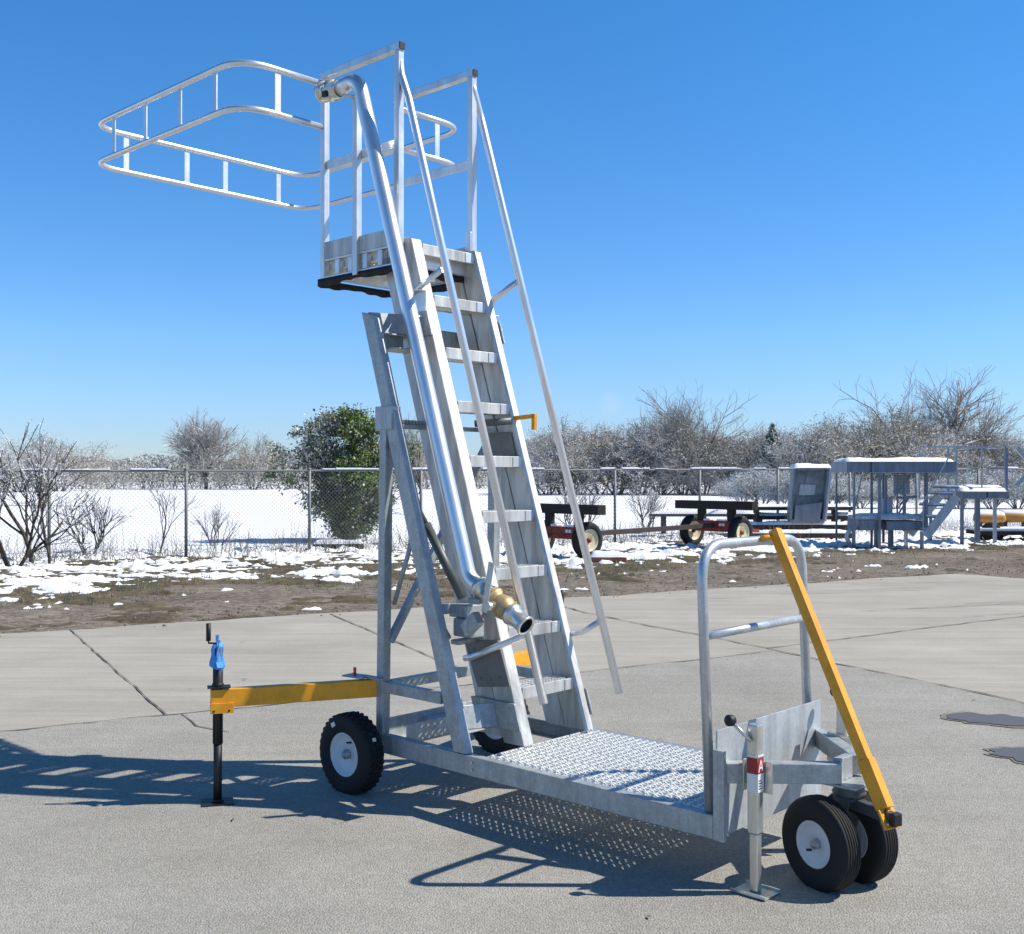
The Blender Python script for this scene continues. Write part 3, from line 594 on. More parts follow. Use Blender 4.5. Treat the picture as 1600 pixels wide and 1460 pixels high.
def wheel(name, c, axis, R0, wd, rimr, knob, label=None, parent=mach, rimmat=None, hub=None, stickers=False):
    c = Vector(c); axis = Vector(axis).normalized(); wv = empty(name, (0, 0, 0)); wv.parent = parent
    if label: wv['label'] = label
    h = wd/2
    if knob: prof = [(-h*.78, rimr), (-h*.95, rimr+.02), (-h, R0*.80), (-h*.92, R0*.93), (-h*.72, R0*.965), (h*.72, R0*.965), (h*.92, R0*.93), (h, R0*.80), (h*.95, rimr+.02), (h*.78, rimr)]
    else:
        prof = [(-h*.78, rimr), (-h*.96, rimr+.015), (-h, R0*.78), (-h*.92, R0*.90), (-h*.75, R0*.96)]
        for q in (-.5, -.25, 0, .25, .5): prof += [(h*(q-.10), R0*(.992-abs(q)*.02)), (h*(q-.09), R0*.955), (h*(q-.02), R0*.955), (h*(q-.01), R0*(.995-abs(q)*.02))]
        prof += [(h*.75, R0*.96), (h*.92, R0*.90), (h, R0*.78), (h*.96, rimr+.015), (h*.78, rimr)]
    mb = MB().lathe(prof, c, axis, 56)
    if knob:
        e1 = axis.cross(Vector((0, 0, 1))).normalized(); e2 = axis.cross(e1)
        for k in range(34):
            for row, off in ((-.62, 0), (-.2, .5), (.2, 0), (.62, .5)):
                t = 2*math.pi*(k+off)/34; rd = e1*math.cos(t)+e2*math.sin(t)
                rr = R0*(.955 if abs(row) > .5 else .965)
                mb.bar(c+axis*h*row+rd*rr, c+axis*h*row+rd*(R0*(.992 if abs(row) > .5 else 1.0)), wd*.17, R0*.075, e1*-math.sin(t)+e2*math.cos(t))
    mb.build('tyre', M['rubber'], wv)
    rm = rimmat or M['rim']
    mb = MB()
    for s in (-1, 1):
        A = axis*s
        mb.lathe([(h*.62, rimr*1.02), (h*.84, rimr*1.05), (h*.84, rimr*.98), (h*.55, rimr*.90), (h*.45, rimr*.72), (h*.52, rimr*.52), (h*.36, rimr*.42), (h*.36, 0)], c, A, 40)
    mb.build('rim', rm, wv)
    mb = MB()
    for s in (-1, 1):
        A = axis*s; mb.lathe([(h*.35, rimr*.25), (h*.75, rimr*.22), (h*.75, rimr*.12), (h*.95, rimr*.11), (h*.95, 0)], c, A, 16)
    mb.build('hub', hub or M['galv'], wv)
    e1 = axis.cross(Vector((0, 0, 1))).normalized(); s = -1
    q = c-axis*h*.5+e1*rimr*.62*(1 if knob else -1)*.5+Vector((0, 0, rimr*.6*(1 if knob else -.6)))
    MB().tube([q, q-axis*h*.45+Vector((0, 0, .004))], .005, 8).build('valve_stem', M['black'], wv)
    if stickers:
        t = R(118); rd = Vector((math.cos(t), 0, math.sin(t)))
        p = c+Vector((0, -h*.985-.001, 0))+rd*R0*.78
        e = Vector((math.sin(t), 0, -math.cos(t)))
        MB().bar(p-e*.016, p+e*.016, .022, .0015, (0, 1, 0)).build('sticker', M['white'], wv)
        t = R(28); rd = Vector((math.cos(t), 0, math.sin(t)))
        p = c+Vector((0, .0, 0))+rd*(R0*1.003); MB().bar(p-Vector((0, .012, 0)), p+Vector((0, .008, 0)), .018, .002, rd).build('sticker', M['white'], wv)
    return wv
wheel('wheel', (-2.075, -.105, .203), (0, 1, 0), .205, .115, .105, True, 'rear wheel in front of the yellow outrigger', stickers=True)
wheel('wheel', (-2.085, .985, .203), (0, 1, 0), .205, .115, .105, True, 'rear wheel seen under the stair')
part(MB().tube([(-2.08, -.05, .203), (-2.08, .93, .203)], .016).box((-2.11, .0, .16), (-2.05, .05, .204)).box((-2.11, W-.05, .16), (-2.05, W, .204)), 'rear_axle', M['galv'], 0)
wheel('caster_wheel', tuple(ax-cn*.093+Vector((0, 0, .182))), tuple(cn), .182, .095, .086, False)
wheel('caster_wheel', tuple(ax+cn*.105+Vector((0, 0, .182))), tuple(cn), .182, .095, .086, False)
# yellow tow handle leaning on the loop
ta = Vector((-.035, .53, 1.375)); tb = te+Vector((-.005, -.0, -.02)); dd = (tb-ta).normalized()
th = empty('tow_handle', (0, 0, 0)); th.parent = mach
MB().bar(ta, ta.lerp(tb, .86), .042, .042, (0, 1, 0)).build('handle_tube', M['yellow'], th, .003)
MB().bar(ta.lerp(tb, .80), ta.lerp(tb, .955), .054, .052, (0, 1, 0)).bar(ta.lerp(tb, .955)+cn*.022, tb+cn*.022+dd*.02, .010, .05, (0, 1, 0)).bar(ta.lerp(tb, .955)-cn*.022, tb-cn*.022+dd*.02, .010, .05, (0, 1, 0)).build('sleeve', M['yellow'], th, .003)
MB().tube([tb-cn*.036, tb+cn*.036], .008, 10).build('pin', M['zinc'], th)
gm = Vector((-.045, .53, 1.345)); MB().tube([gm+Vector((0, -.085, 0)), gm+Vector((0, .085, 0))], .0115, 12).build('grip_bar', M['yellow'], th)
# silver landing jacks
def jack(base, label, flip=1):
    u, v = base; j = empty('landing_jack', (0, 0, 0)); j.parent = mach
    if label: j['label'] = label
    MB().bar((u, v, .24), (u, v, .655), .045, .045, (1, 0, 0)).bar((u, v, .02), (u, v, .24), .036, .036, (1, 0, 0)).build('jack_post', M['zinc'], j, .005)
    MB().add([(u+a, v+b, z) for z in (.014, .019) for a, b in ((-.075, -.055), (.075, -.055), (.075, .055), (-.075, .055))], [(3,2,1,0), (4,5,6,7), (0,1,5,4), (1,2,6,5), (2,3,7,6), (3,0,4,7)]).bar((u-.075, v-.055, .024), (u+.075, v-.055, .024), .006, .012).bar((u-.075, v+.055, .024), (u+.075, v+.055, .024), .006, .012).build('foot_plate', M['zinc'], j, .002)
    MB().box((u-.055, v+.027*flip if flip > 0 else v-.036, .39), (u+.055, v+.036 if flip > 0 else v-.027, .51)).bar((u-.058, v+.018*flip, .39), (u-.058, v+.018*flip, .51), .008, .02, (0, 1, 0)).build('jack_bracket', M['zinc'], j, .002)
    k = Vector((u-.07, v-.065*flip, .668)); MB().tube([(u, v-.030*flip, .595), tuple(k)], .0075, 10).build('crank_handle', M['zinc'], j)
    MB().lathe([(-.018, 0), (-.018, .017), (-.008, .022), (.01, .022), (.018, .014), (.018, 0)], k, (-.3, -1, .1), 18).build('crank_knob', M['black'], j)
    return j
j = jack((.136, .085), 'jack with red and white label')
MB().box((.1145, .0610, .470), (.1575, .0620, .530)).box((.1588, .0635, .470), (.1598, .1065, .530)).build('label', M['redlabel'], j)
MB().box((.1145, .0610, .400), (.1575, .0620, .4695)).box((.1588, .0635, .400), (.1598, .1065, .4695)).build('label', M['white'], j)
MB().bar((.1604, .070, .476), (.1604, .085, .522), .0008, .006, (0, 0, 1)).bar((.1604, .100, .476), (.1604, .085, .522), .0008, .006, (0, 0, 1)).bar((.1604, .077, .492), (.1604, .093, .492), .0008, .006, (0, 0, 1)).box((.116, .0602, .535), (.156, .0608, .541)).box((.1600, .065, .535), (.1608, .105, .541)).build('label_emblem', M['white'], j)
mb = MB()
for i in range(4): mb.box((.1599, .070, .412+i*.010), (.1606, .094-.005*(i % 2), .416+i*.010))
mb.build('label_text', M['black'], j)
jack((.155, .765), 'jack on the far support arm', -1)
# outriggers with black screw jacks
def outrigger(p0, p1, label):
    og = empty('outrigger', (0, 0, 0)); og.parent = mach; og['label'] = label
    p0 = Vector(p0); p1 = Vector(p1); d = (p1-p0).normalized(); n = Vector((-d.y, d.x, 0)); z0, z1 = .53, .53
    e = p1+d*.035
    MB().bar((p0.x, p0.y, z0), (e.x, e.y, z1-.01), .052, .088).build('arm', M['yellow'], og, .004)
    mb = MB(); q = p1
    for sn in (-1, 1):
        mb = MB(); mb.bar(q-d*.075+n*.031*sn+Vector((0, 0, .475)), q+d*.036+n*.031*sn+Vector((0, 0, .475)), .008, .050)
        for s in (-.052, .020): mb.tube([q+d*s+n*.034*sn+Vector((0, 0, .462)), q+d*s+n*.037*sn+Vector((0, 0, .462))], .006, 8, mat=1)
        mb.build('clamp_plate', [M['yellow'], M['black']], og, .002)
    MB().bar(q-d*.06+Vector((0, 0, .575)), q+d*.05+Vector((0, 0, .575)), .075, .005).build('collar_plate', M['black'], og, .001)
    MB().tube([(q.x, q.y, .30), (q.x, q.y, .765)], .0245, 18).tube([(q.x, q.y, .02), (q.x, q.y, .30)], .0205, 18).lathe([(0, .0245), (.012, .030), (.02, .0245)], (q.x, q.y, .575), (0, 0, 1), 18).build('jack_tube', M['black'], og)
    MB().bar(q-d*.075+Vector((0, 0, .016)), q+d*.075+Vector((0, 0, .016)), .13, .005).tube([(q.x, q.y, .019), (q.x, q.y, .03)], [.03, .024], 16).build('foot_plate', M['black'], og)
    h = q+d*.045
    MB().tube([(q.x, q.y, .765), (q.x, q.y, .80)], .010, 10).tube([(q.x, q.y, .785), (h.x, h.y, .79), (h.x, h.y, .80)], .005, 8).tube([(h.x, h.y, .80), (h.x, h.y, .885)], .0115, 12).build('crank_handle', M['black'], og)
    return og, q, d, n
og, q, d_, n_ = outrigger((-2.0, -.005, 0), (-2.392, -.676, 0), 'near outrigger with blue film round its jack head')
mb = MB(); rg = random.Random(3); n = 18; zs = [.665, .68, .70, .725, .75, .775, .79]; vs = []
for i, z in enumerate(zs):
    for k in range(n):
        t = 2*math.pi*k/n; bulge = (.0285 + .004*math.sin(i*1.3) + (.008*max(0, math.cos(t-3.6)) if 0 < i < 5 else 0) + rg.uniform(-.004, .004)) * (.45 if i == 6 else (.82 if i == 5 else (.85 if i == 0 else 1)))
        vs.append((q.x+bulge*math.cos(t), q.y+bulge*math.sin(t), z+rg.uniform(-.005, .005)-.012*math.cos(t)*(i == 0)))
mb.add(vs, [(i*n+k, i*n+(k+1)%n, (i+1)*n+(k+1)%n, (i+1)*n+k) for i in range(len(zs)-1) for k in range(n)])
mb.bar((q.x+.01, q.y-.01, .79), (q.x+.015, q.y-.012, .83), .012, .004); mb.bar((q.x-.01, q.y, .79), (q.x-.012, q.y, .825), .010, .004); mb.bar((q.x+.025, q.y-.01, .70), (q.x+.055, q.y-.02, .675), .03, .003)
mb.build('blue_film', M['blue'], og)
outrigger((-2.0, W+.005, 0), (-2.19, 1.63, 0), 'far outrigger behind the stair')
part(MB().box((-2.05, -.05, .578), (-1.93, .0, .586)).prism([(-2.06, .0), (-2.02, -.08), (-2.16, -.10), (-2.17, -.02)], lambda a, b, c: (a, b, c), .578, .586), 'pivot_plate', M['galv'], .001)
part(MB().tube([(-2.11, -.055, .586), (-2.11, -.055, .625)], .008, 10), 'lock_pin', M['orange'], 0)
part(MB().bar((-2.005, -.003, .49), (-2.005, -.003, .578), .045, .045, (1, 0, 0)), 'pivot_block', M['galv'], .002)

# ============================================================ BACKGROUND
def B(px, py, Y):   # real position of a photographed point that stands Y metres away
    r = math.cos(PITCH) - (730-py)/F*math.sin(PITCH); zz = math.sin(PITCH) + (730-py)/F*math.cos(PITCH)
    return Vector(((px-800)/F*Y/r, Y, CAMH + zz/r*Y))
# --- chain-link fence
FX0, FY0, FDX, FDY = -8.76, 21.1, 2.25, 1.175
fence = empty('chain_link_fence', (FX0, FY0, 0), 0, 'long grey chain-link fence with top rail between the dirt verge and the snow field', 'fence')
LB = math.hypot(FDX, FDY); fz = lambda k: 1.70 + .012*k
K0, K1 = -3, 13
for k in range(K0, K1+1):
    MB().tube([(FDX*k, FDY*k, -.05), (FDX*k, FDY*k, fz(k)+.03)], [.032, .032], 10).lathe([(0, .04), (.03, .038), (.05, .0)], (FDX*k, FDY*k, fz(k)+.02), (0, 0, 1), 10).build('fence_post', M['fence'], fence)
mb = MB().tube([(FDX*k, FDY*k, fz(k)) for k in range(K0, K1+1)], .021, 8); mb.build('top_rail', M['fence'], fence)
V = []; Fq = []
def strip(a0, z0, a1, z1, t=.0023):
    b = len(V); dx, dy = FDX/LB, FDY/LB; L = math.hypot(a1-a0, z1-z0) or 1; nx, nz = -(z1-z0)/L*t, (a1-a0)/L*t
    for (a, z, s) in ((a0, z0, 1), (a0, z0, -1), (a1, z1, -1), (a1, z1, 1)):
        V.append((dx*(a+nx*s)-dy*.03, dy*(a+nx*s)+dx*.03, z+nz*s))
    Fq.append((b, b+1, b+2, b+3))
Atot0, Atot1 = K0*LB, K1*LB; H0 = .05
a = Atot0-1.7
while a < Atot1:
    for sgn in (1, -1):
        top = 1.68; a0, z0, a1, z1 = (a, H0, a+(top-H0), top) if sgn > 0 else (a, top, a+(top-H0), H0)
        strip(a0, z0, a1, z1)
    a += .085
npmesh('wire_mesh', np.array(V), np.array(Fq), M['fence'], parent=fence)
mb = MB(); rg = random.Random(8)
for k in range(70):
    t = rg.uniform(K0, K1); L = rg.uniform(.05, .25); h = rg.uniform(.015, .045)
    mb.bar((FDX*t, FDY*t, fz(t)+.02+h/2), (FDX*(t+L), FDY*(t+L), fz(t+L)+.02+h/2), rg.uniform(.05, .09), h)
mb.build('snow_on_rail', M['snow'], fence, .01)

# --- trees
def seg_mesh(S, n=3):
    """S rows: p0 p1 r0 r1 -> prism tubes"""
    S = np.asarray(S, float); p0 = S[:, 0:3]; p1 = S[:, 3:6]; r0 = S[:, 6]; r1 = S[:, 7]; d = p1-p0; L = np.linalg.norm(d, axis=1, keepdims=True); d = d/np.maximum(L, 1e-6)
    h = np.where(np.abs(d[:, 2:3]) < .9, np.array([[0, 0, 1.]]), np.array([[1., 0, 0]])); a = np.cross(d, h); a /= np.linalg.norm(a, axis=1, keepdims=True); b = np.cross(d, a)
    vs = []
    for p, r in ((p0, r0), (p1, r1)):
        for k in range(n):
            t = 2*math.pi*k/n; vs.append(p+(a*math.cos(t)+b*math.sin(t))*r[:, None])
    V = np.stack(vs, 1).reshape(-1, 3); N = len(S); base = (np.arange(N)*2*n)[:, None]
    Fq = np.concatenate([base+np.array([[k, (k+1)%n, n+(k+1)%n, n+k]]) for k in range(n)], 0)
    return V, Fq
def grow(rg, p, d, L, r, lev, maxl, S, kids, spread, up, wig, tips, rmin, f0=1.):
    nseg = 3 if lev < 2 else 2; q = p.copy(); dd = d.copy(); pts = [q]
    for i in range(nseg):
        dd = dd + rg.normal(0, wig, 3) + np.array([0, 0, up]); dd /= np.linalg.norm(dd); nq = q+dd*L/nseg
        ra = max(rmin, r*(1-.35*i/nseg)); rb = max(rmin*.8, r*(1-.35*(i+1)/nseg)); S.append((*q, *nq, ra, rb, lev)); q = nq; pts.append(q)
    if lev >= maxl: tips.append((q, dd)); return
    nk = kids[lev] if isinstance(kids, (list, tuple)) else kids
    for k in range(nk):
        t = rg.uniform(.35, 1) if k else 1.; i = min(nseg-1, int(t*nseg)); bp = pts[i]+(pts[i+1]-pts[i])*(t*nseg-i if t < 1 else 1)
        rv = rg.normal(0, 1, 3); rv -= dd*rv.dot(dd); rv /= np.linalg.norm(rv)
        ang = spread*rg.uniform(.6, 1.3)*(.5 if k == 0 else 1); nd = dd*math.cos(ang)+rv*math.sin(ang)
        grow(rg, bp, nd, L*rg.uniform(.62, .86)*(f0 if lev == 0 else 1), r*(.72 if k == 0 else .58), lev+1, maxl, S, kids, spread, up, wig, tips, rmin)
def flakes(rg, C, size, mats_p, lo=.15, hi=.45):
    """small bent quads at points C; returns V,F,material index"""
    n = len(C); a = rg.normal(0, 1, (n, 3)); a /= np.linalg.norm(a, axis=1, keepdims=True); b = rg.normal(0, 1, (n, 3)); b -= a*(a*b).sum(1, keepdims=True); b /= np.linalg.norm(b, axis=1, keepdims=True)
    s = size*rg.uniform(.5, 1.4, (n, 1)); a *= s; b *= s*rg.uniform(lo, hi, (n, 1))
    V = np.stack([C-a, C-b*.9, C+a*.9, C+b], 1).reshape(-1, 3); Fq = (np.arange(n)*4)[:, None]+np.arange(4)[None]
    return V, Fq, rg.choice(len(mats_p), n, p=mats_p)
def tree_meshes(seed, H, kind):
    rg = np.random.default_rng(seed); S = []; tips = []
    K = dict(bare=dict(n=1, L=.13, kids=[7, 4, 4, 3, 3, 2], mx=6, sp=.60, up=.035, wg=.17, rm=.009, r=.020, f0=2.2),
             round=dict(n=1, L=.15, kids=[8, 5, 4, 4, 3], mx=5, sp=.62, up=.05, wg=.12, rm=.022, r=.026, f0=1.9),
             frost=dict(n=5, L=.26, kids=[4, 4, 4, 4], mx=4, sp=.60, up=.03, wg=.16, rm=.010, r=.012),
             bush=dict(n=12, L=.26, kids=[5, 4, 4], mx=3, sp=.62, up=.03, wg=.15, rm=.005, r=.010),
             stemmy=dict(n=5, L=.33, kids=[4, 3, 3], mx=3, sp=.45, up=.06, wg=.14, rm=.004, r=.014),
             sapling=dict(n=1, L=.33, kids=[3, 3, 3, 3], mx=4, sp=.5, up=.10, wg=.13, rm=.0035, r=.012))[kind]
    for i in range(K['n']):
        if K['n'] > 1:
            t = 2*math.pi*i/K['n']+rg.uniform(-.4, .4); d = np.array([math.cos(t)*.5, math.sin(t)*.5, 1.0]); d /= np.linalg.norm(d); p = np.array([math.cos(t)*.03*H, math.sin(t)*.03*H, -.05])
        else: d = np.array([rg.normal(0, .06), rg.normal(0, .06), 1.]); p = np.array([0, 0, -.1])
        grow(rg, p, d, H*K['L'], H*K['r'], 0, K['mx'], S, K['kids'], K['sp'], K['up'], K['wg'], tips, K['rm'], K.get('f0', 1.))
    S = np.array(S); zmax = S[:, 5].max(); S[:, [0, 1, 2, 3, 4, 5]] *= H/zmax; T = np.array([t[0] for t in tips])*H/zmax
    return S, T, rg
def make_tree(name, seed, H, kind, palette, nflake, fsize, barks, snowp=.25, jitter=.25, trunklev=1):
    """returns (trunk_mesh_obj, crown_mesh_obj) unparented; palette = [(material, prob)...]"""
    S, T, rg = tree_meshes(seed, H, kind)
    thick = S[:, 8] <= trunklev; V, Fq = seg_mesh(S[thick], 6); tr = npmesh('trunk', V, Fq, M[barks[0]], smooth=True)
    Sf = S[~thick]; V, Fq = seg_mesh(Sf, 3)
    mats = [M[barks[1]], M['frost']] + [M[m] for m, _ in palette]
    isn = rg.random(len(Sf)) < snowp*np.clip(1.2-np.abs((Sf[:, 5]-Sf[:, 2])/np.maximum(np.linalg.norm(Sf[:, 3:6]-Sf[:, 0:3], axis=1), 1e-6)), .1, 1.2)
    mi = np.tile(isn.astype(int), 3)
    if nflake:
        idx = rg.integers(0, len(T), nflake); C = T[idx]+rg.normal(0, jitter*H*.1, (nflake, 3)); C = C[C[:, 2] > .05*H]
        fl = Sf[rg.integers(0, len(Sf), len(C)//2)]; tt = rg.random((len(fl), 1)); C2 = fl[:, 0:3]*(1-tt)+fl[:, 3:6]*tt + rg.normal(0, .012*H, (len(fl), 3)); C = np.concatenate([C, C2])
        v2, f2, m2 = flakes(rg, C, fsize, [p for _, p in palette]); Fq = np.concatenate([Fq, f2+len(V)]); V = np.concatenate([V, v2]); mi = np.concatenate([mi, m2+2])
    cr = npmesh('crown', V, Fq, mats, mi)
    return tr, cr
VAR = {}
def variant(key, *a, **k):
    if key not in VAR: VAR[key] = make_tree(key, *a, **k)
    return VAR[key]
_used = set()
def place(name, key, loc, rz, scale, label, cat, group=None):
    tr, cr = VAR[key]; e = empty(name, loc, rz, label, cat, group); e.scale = (scale, scale, scale) if not isinstance(scale, tuple) else scale
    for o in (tr, cr):
        if key not in _used: c = o
        else: c = o.copy(); col.objects.link(c); c.name = o.name.split('.')[0]
        c.parent = e
    _used.add(key); return e
variant('round', 11, 10, 'round', [('twig', .85), ('snow', .15)], 4000, .07, ('bark', 'twig'), snowp=.12, jitter=.1)
variant('bare', 21, 10, 'bare', [('twig', 1.)], 0, .1, ('bark', 'twig'), snowp=.10, trunklev=2)
variant('bare2', 25, 10, 'bare', [('twig', .7), ('leafo', .3)], 2500, .05, ('bark', 'twigb'), snowp=.15, trunklev=2, jitter=.1)
P1 = [('twig', .26), ('frost', .42), ('snow', .12), ('twigb', .10), ('leafo', .10)]; P2 = [('twigb', .34), ('frost', .30), ('snow', .08), ('leafo', .28)]; P3 = [('twig', .24), ('frost', .46), ('snow', .16), ('leafo', .14)]
variant('frostA', 31, 6, 'frost', P1, 13000, .062, ('bark', 'twig'), snowp=.35, jitter=.28)
variant('frostB', 32, 6, 'frost', P2, 11000, .058, ('barkd', 'twigb'), snowp=.25, jitter=.25)
variant('frostC', 33, 6, 'frost', P3, 13000, .062, ('bark', 'twig'), snowp=.45, jitter=.3)
variant('lowbush', 41, 3, 'bush', [('snow', .55), ('leafd', .15), ('twig', .2), ('leafo', .10)], 16000, .05, ('barkd', 'twig'), snowp=.4, jitter=.4)
TL = 'trees of the snowy tree line beyond the field'
def far_tree(name, key, px, Y, topy, label, cat='tree', group=None, wide=1.):
    H0 = {'round': 10, 'bare': 10, 'bare2': 10, 'frostA': 6, 'frostB': 6, 'frostC': 6, 'lowbush': 3}[key]
    p = B(px, 745, Y); h = B(px, topy, Y).z; s = h/H0; rg = random.Random(int(px*7+Y))
    return place(name, key, (p.x, Y, 0), rg.uniform(0, 6), (s*wide, s*wide, s), label, cat, group)
far_tree('tree', 'round', 322, 138, 640, 'round-headed bare grey tree standing alone above the distant left hedge')
far_tree('tree', 'frostB', 396, 135, 676, 'olive-tinted small tree just right of the lone round-headed tree')
far_tree('tree', 'frostB', 92, 120, 676, 'brownish bushy tree behind the bare shrubs at the far left', wide=1.5)
far_tree('tree', 'frostA', 30, 110, 690, 'pale frosted tree at the left edge beyond the field', wide=1.4)
far_tree('tree', 'bare', 1085, 96, 594, 'tall leafless spreading tree behind the right-hand wagon')
far_tree('tree', 'bare', 1465, 84, 556, 'tallest bare tree of the tree line, above the gray steel platforms')
far_tree('tree', 'bare2', 1030, 99, 622, 'thin bare tree left of the spreading leafless tree')
far_tree('tree', 'bare2', 1400, 84, 622, 'twiggy bare tree just left of the tallest bare tree')
far_tree('tree', 'frostB', 905, 96, 648, 'feathery frosted tree right of the ladder handrail')
far_tree('tree', 'frostB', 1368, 80, 628, 'dense brownish frosted tree behind the gray steel shelter', wide=1.2)
far_tree('tree', 'bare2', 1545, 82, 650, 'small bare tree near the right edge of the tree line')
far_tree('tree', 'bare2', 655, 100, 640, 'thin frosted tree seen between the rear post and the pipe')
shr = [(858, 97, 690), (880, 96, 672), (935, 98, 672), (965, 97, 668), (998, 96, 668), (1035, 97, 655), (1068, 97, 680), (1100, 98, 682), (1135, 96, 680), (1165, 95, 668), (1195, 94, 676), (1228, 92, 672), (1262, 90, 664), (1295, 88, 668), (1330, 86, 655), (1400, 84, 672), (1430, 84, 662), (1500, 82, 680), (1535, 82, 672), (1570, 81, 685), (1605, 81, 690)]
words = ['right beside the far handrail', 'left of the feathery tree', 'just right of the feathery tree', 'left of the thin bare tree', 'under the thin bare tree', 'between the two leafless trees', 'under the spreading leafless tree', 'right of the spreading tree trunk',
         'above the right-hand wagon', 'right of the right-hand wagon', 'left of the small conifer', 'behind the small conifer', 'above the tilted cab panel', 'right of the tilted cab panel', 'above the left end of the gray steel shelter', 'over the middle of the gray steel shelter', 'at the foot of the tallest bare tree', 'behind the tall platform railing',
         'above the tall platform railing', 'above the orange tank', 'at the right edge of the picture']
for i, ((px, Y, ty), wd) in enumerate(zip(shr, words)):
    far_tree('frosted_shrub_tree', ['frostA', 'frostC', 'frostB'][i % 3], px, Y, ty-7, 'snow-dusted shrubby tree in the tree line, ' + wd, 'tree', TL, 1.25)
# small dark conifer
rg = np.random.default_rng(77); mb = []; C = []
for i in range(1400):
    t = rg.random()**.6; a = rg.uniform(0, 6.28); rr = (1-t)*2.1*rg.uniform(.3, 1); C.append((rr*math.cos(a), rr*math.sin(a), 1.2+t*4.6))
v2, f2, m2 = flakes(rg, np.array(C), .20, [.62, .38])
pc = B(1207, 745, 90); cf = empty('conifer', (pc.x, 90, 0), 0, 'small dark snow-flecked conifer rising above the shrubs right of the right-hand wagon', 'tree')
npmesh('crown', v2, f2, [M['leafd'], M['frost']], m2, parent=cf); MB().tube([(0, 0, -.1), (0, 0, 5.6)], [.14, .03], 8).build('trunk', M['barkd'], cf)
# distant hedge on the left and mass behind the right tree line
def hedge(name, X0, X1, Y0, Y1, hlo, hhi, n, size, pal, seed, label):
    rg = np.random.default_rng(seed); x = rg.uniform(X0, X1, n); y = Y0+(Y1-Y0)*rg.random(n) + (x-X0)/(X1-X0)*0; hh = hlo+(hhi-hlo)*fbm(x*.16, y*.05, seed, 4)*1.2
    z = hh*rg.random(n)**.75; C = np.stack([x, y, z], 1); v, f, m = flakes(rg, C, size, [p for _, p in pal])
    tr = []
    for k in range(int((X1-X0)*2.2)):
        xx = rg.uniform(X0, X1); yy = rg.uniform(Y0, Y1); q = np.array([xx, yy, -.1]); 
        for s in range(3):
            e = q+np.array([rg.normal(0, .5), rg.normal(0, .4), (hlo+hhi)/2*.33*rg.uniform(.8, 1.3)]); tr.append((*q, *e, .06-.015*s, .05-.015*s)); q = e
    V, Fq = seg_mesh(tr, 3); mi = np.zeros(len(Fq), int)
    F2 = np.concatenate([Fq, f+len(V)]); V2 = np.concatenate([V, v]); mi = np.concatenate([mi, m+1])
    o = npmesh(name, V2, F2, [M['bark']]+[M[q] for q, _ in pal], mi); o['label'] = label; o['category'] = 'hedge'; o['kind'] = 'stuff'
hedge('distant_hedge', -75, -2, 136, 150, 2.2, 4.8, 60000, .17, [('twig', .42), ('frost', .27), ('twigb', .21), ('leafo', .1)], 5, 'long grey snow-dusted hedge at the far side of the left snow field')
hedge('tree_line_undergrowth', 0, 60, 100, 106, 3.0, 6.0, 60000, .15, [('twig', .40), ('frost', .30), ('snow', .06), ('twigb', .16), ('leafo', .08)], 6, 'mass of frosted undergrowth filling the tree line behind the wagons and steel frames')
# snow-laden bushes close behind the yard on the right
bb = [(1160, 62, 742, 'nearest the fence right of the wagon beam'), (1190, 58, 728, 'left of the tilted cab panel'), (1222, 56, 735, 'just left of the tilted cab panel'), (1255, 55, 728, 'hidden mostly by the tilted cab panel'), (1300, 54, 735, 'between the cab panel and the steel shelter'), (1345, 54, 745, 'under the left end of the shelter roof'), (1400, 54, 742, 'seen through the middle of the steel shelter'), (1500, 54, 735, 'behind the tall railing'), (1550, 54, 728, 'above the snowy deck of the tall railing'), (1590, 54, 732, 'by the white bars at the right edge')]
for i, (px, Y, ty, wd) in enumerate(bb):
    far_tree('snowy_bush', 'lowbush', px, Y, ty, 'low snow-laden bush ' + wd, 'bush', 'snow-laden bushes behind the yard', 1.25)
# green bush, shrubs at the fence on the left
p = B(545, 850, 25.6); gb = empty('green_bush', (p.x, 25.6, 0), 0, 'big dense green bush flecked with snow at the fence, left of the ladder', 'bush')
S, T, rg = tree_meshes(51, 2.7, 'bush'); S[:, [0, 1, 3, 4]] *= .62; V, Fq = seg_mesh(S, 4); npmesh('stems', V, Fq, M['barkd'], parent=gb)
Cs = []; W_ = []
HT = B(545, 640, 25.6).z
while len(Cs) < 250:
    z = rg.uniform(.25, HT-.12); t = z/HT; wmax = np.interp(t, [0, .12, .3, .5, .75, .93, 1], [.15, .28, .80, 1.30, 1.22, .62, .2])
    a = rg.uniform(0, 6.28); r = wmax*rg.random()**.5*(1+.20*math.sin(3*a+6*t)+.14*math.sin(7*a-9*t)+rg.normal(0, .17)); Cs.append((r*math.cos(a)-(.14 if t > .5 else 0), r*math.sin(a)*.9, z)); W_.append((t, r/wmax))
VV = []; FF = []; MM = []; off = 0
for c, (t, q) in zip(Cs, W_):
    n = 230; k = rg.random(); up_ = t > .55
    pal = [.62, .26, .04, .08] if k < .4 else ([.25, .63, .04, .08] if k < .75 else [.25, .15, .25, .35])
    if up_ and c[0] < -.2: pal = [.2, .08, .32, .40]; n = 170
    pts = np.array(c)+rg.normal(0, 1, (n, 3))*np.array([.12, .12, .10])*rg.uniform(.6, 1.3); pts[:, 2] = np.maximum(pts[:, 2], .05)
    v, f, m = flakes(rg, pts, .034, pal, .35, .8); VV.append(v); FF.append(f+off); MM.append(m); off += len(v)
npmesh('foliage', np.concatenate(VV), np.concatenate(FF), [M['leafd'], M['leaf'], M['frost'], M['twigb']], np.concatenate(MM), parent=gb)
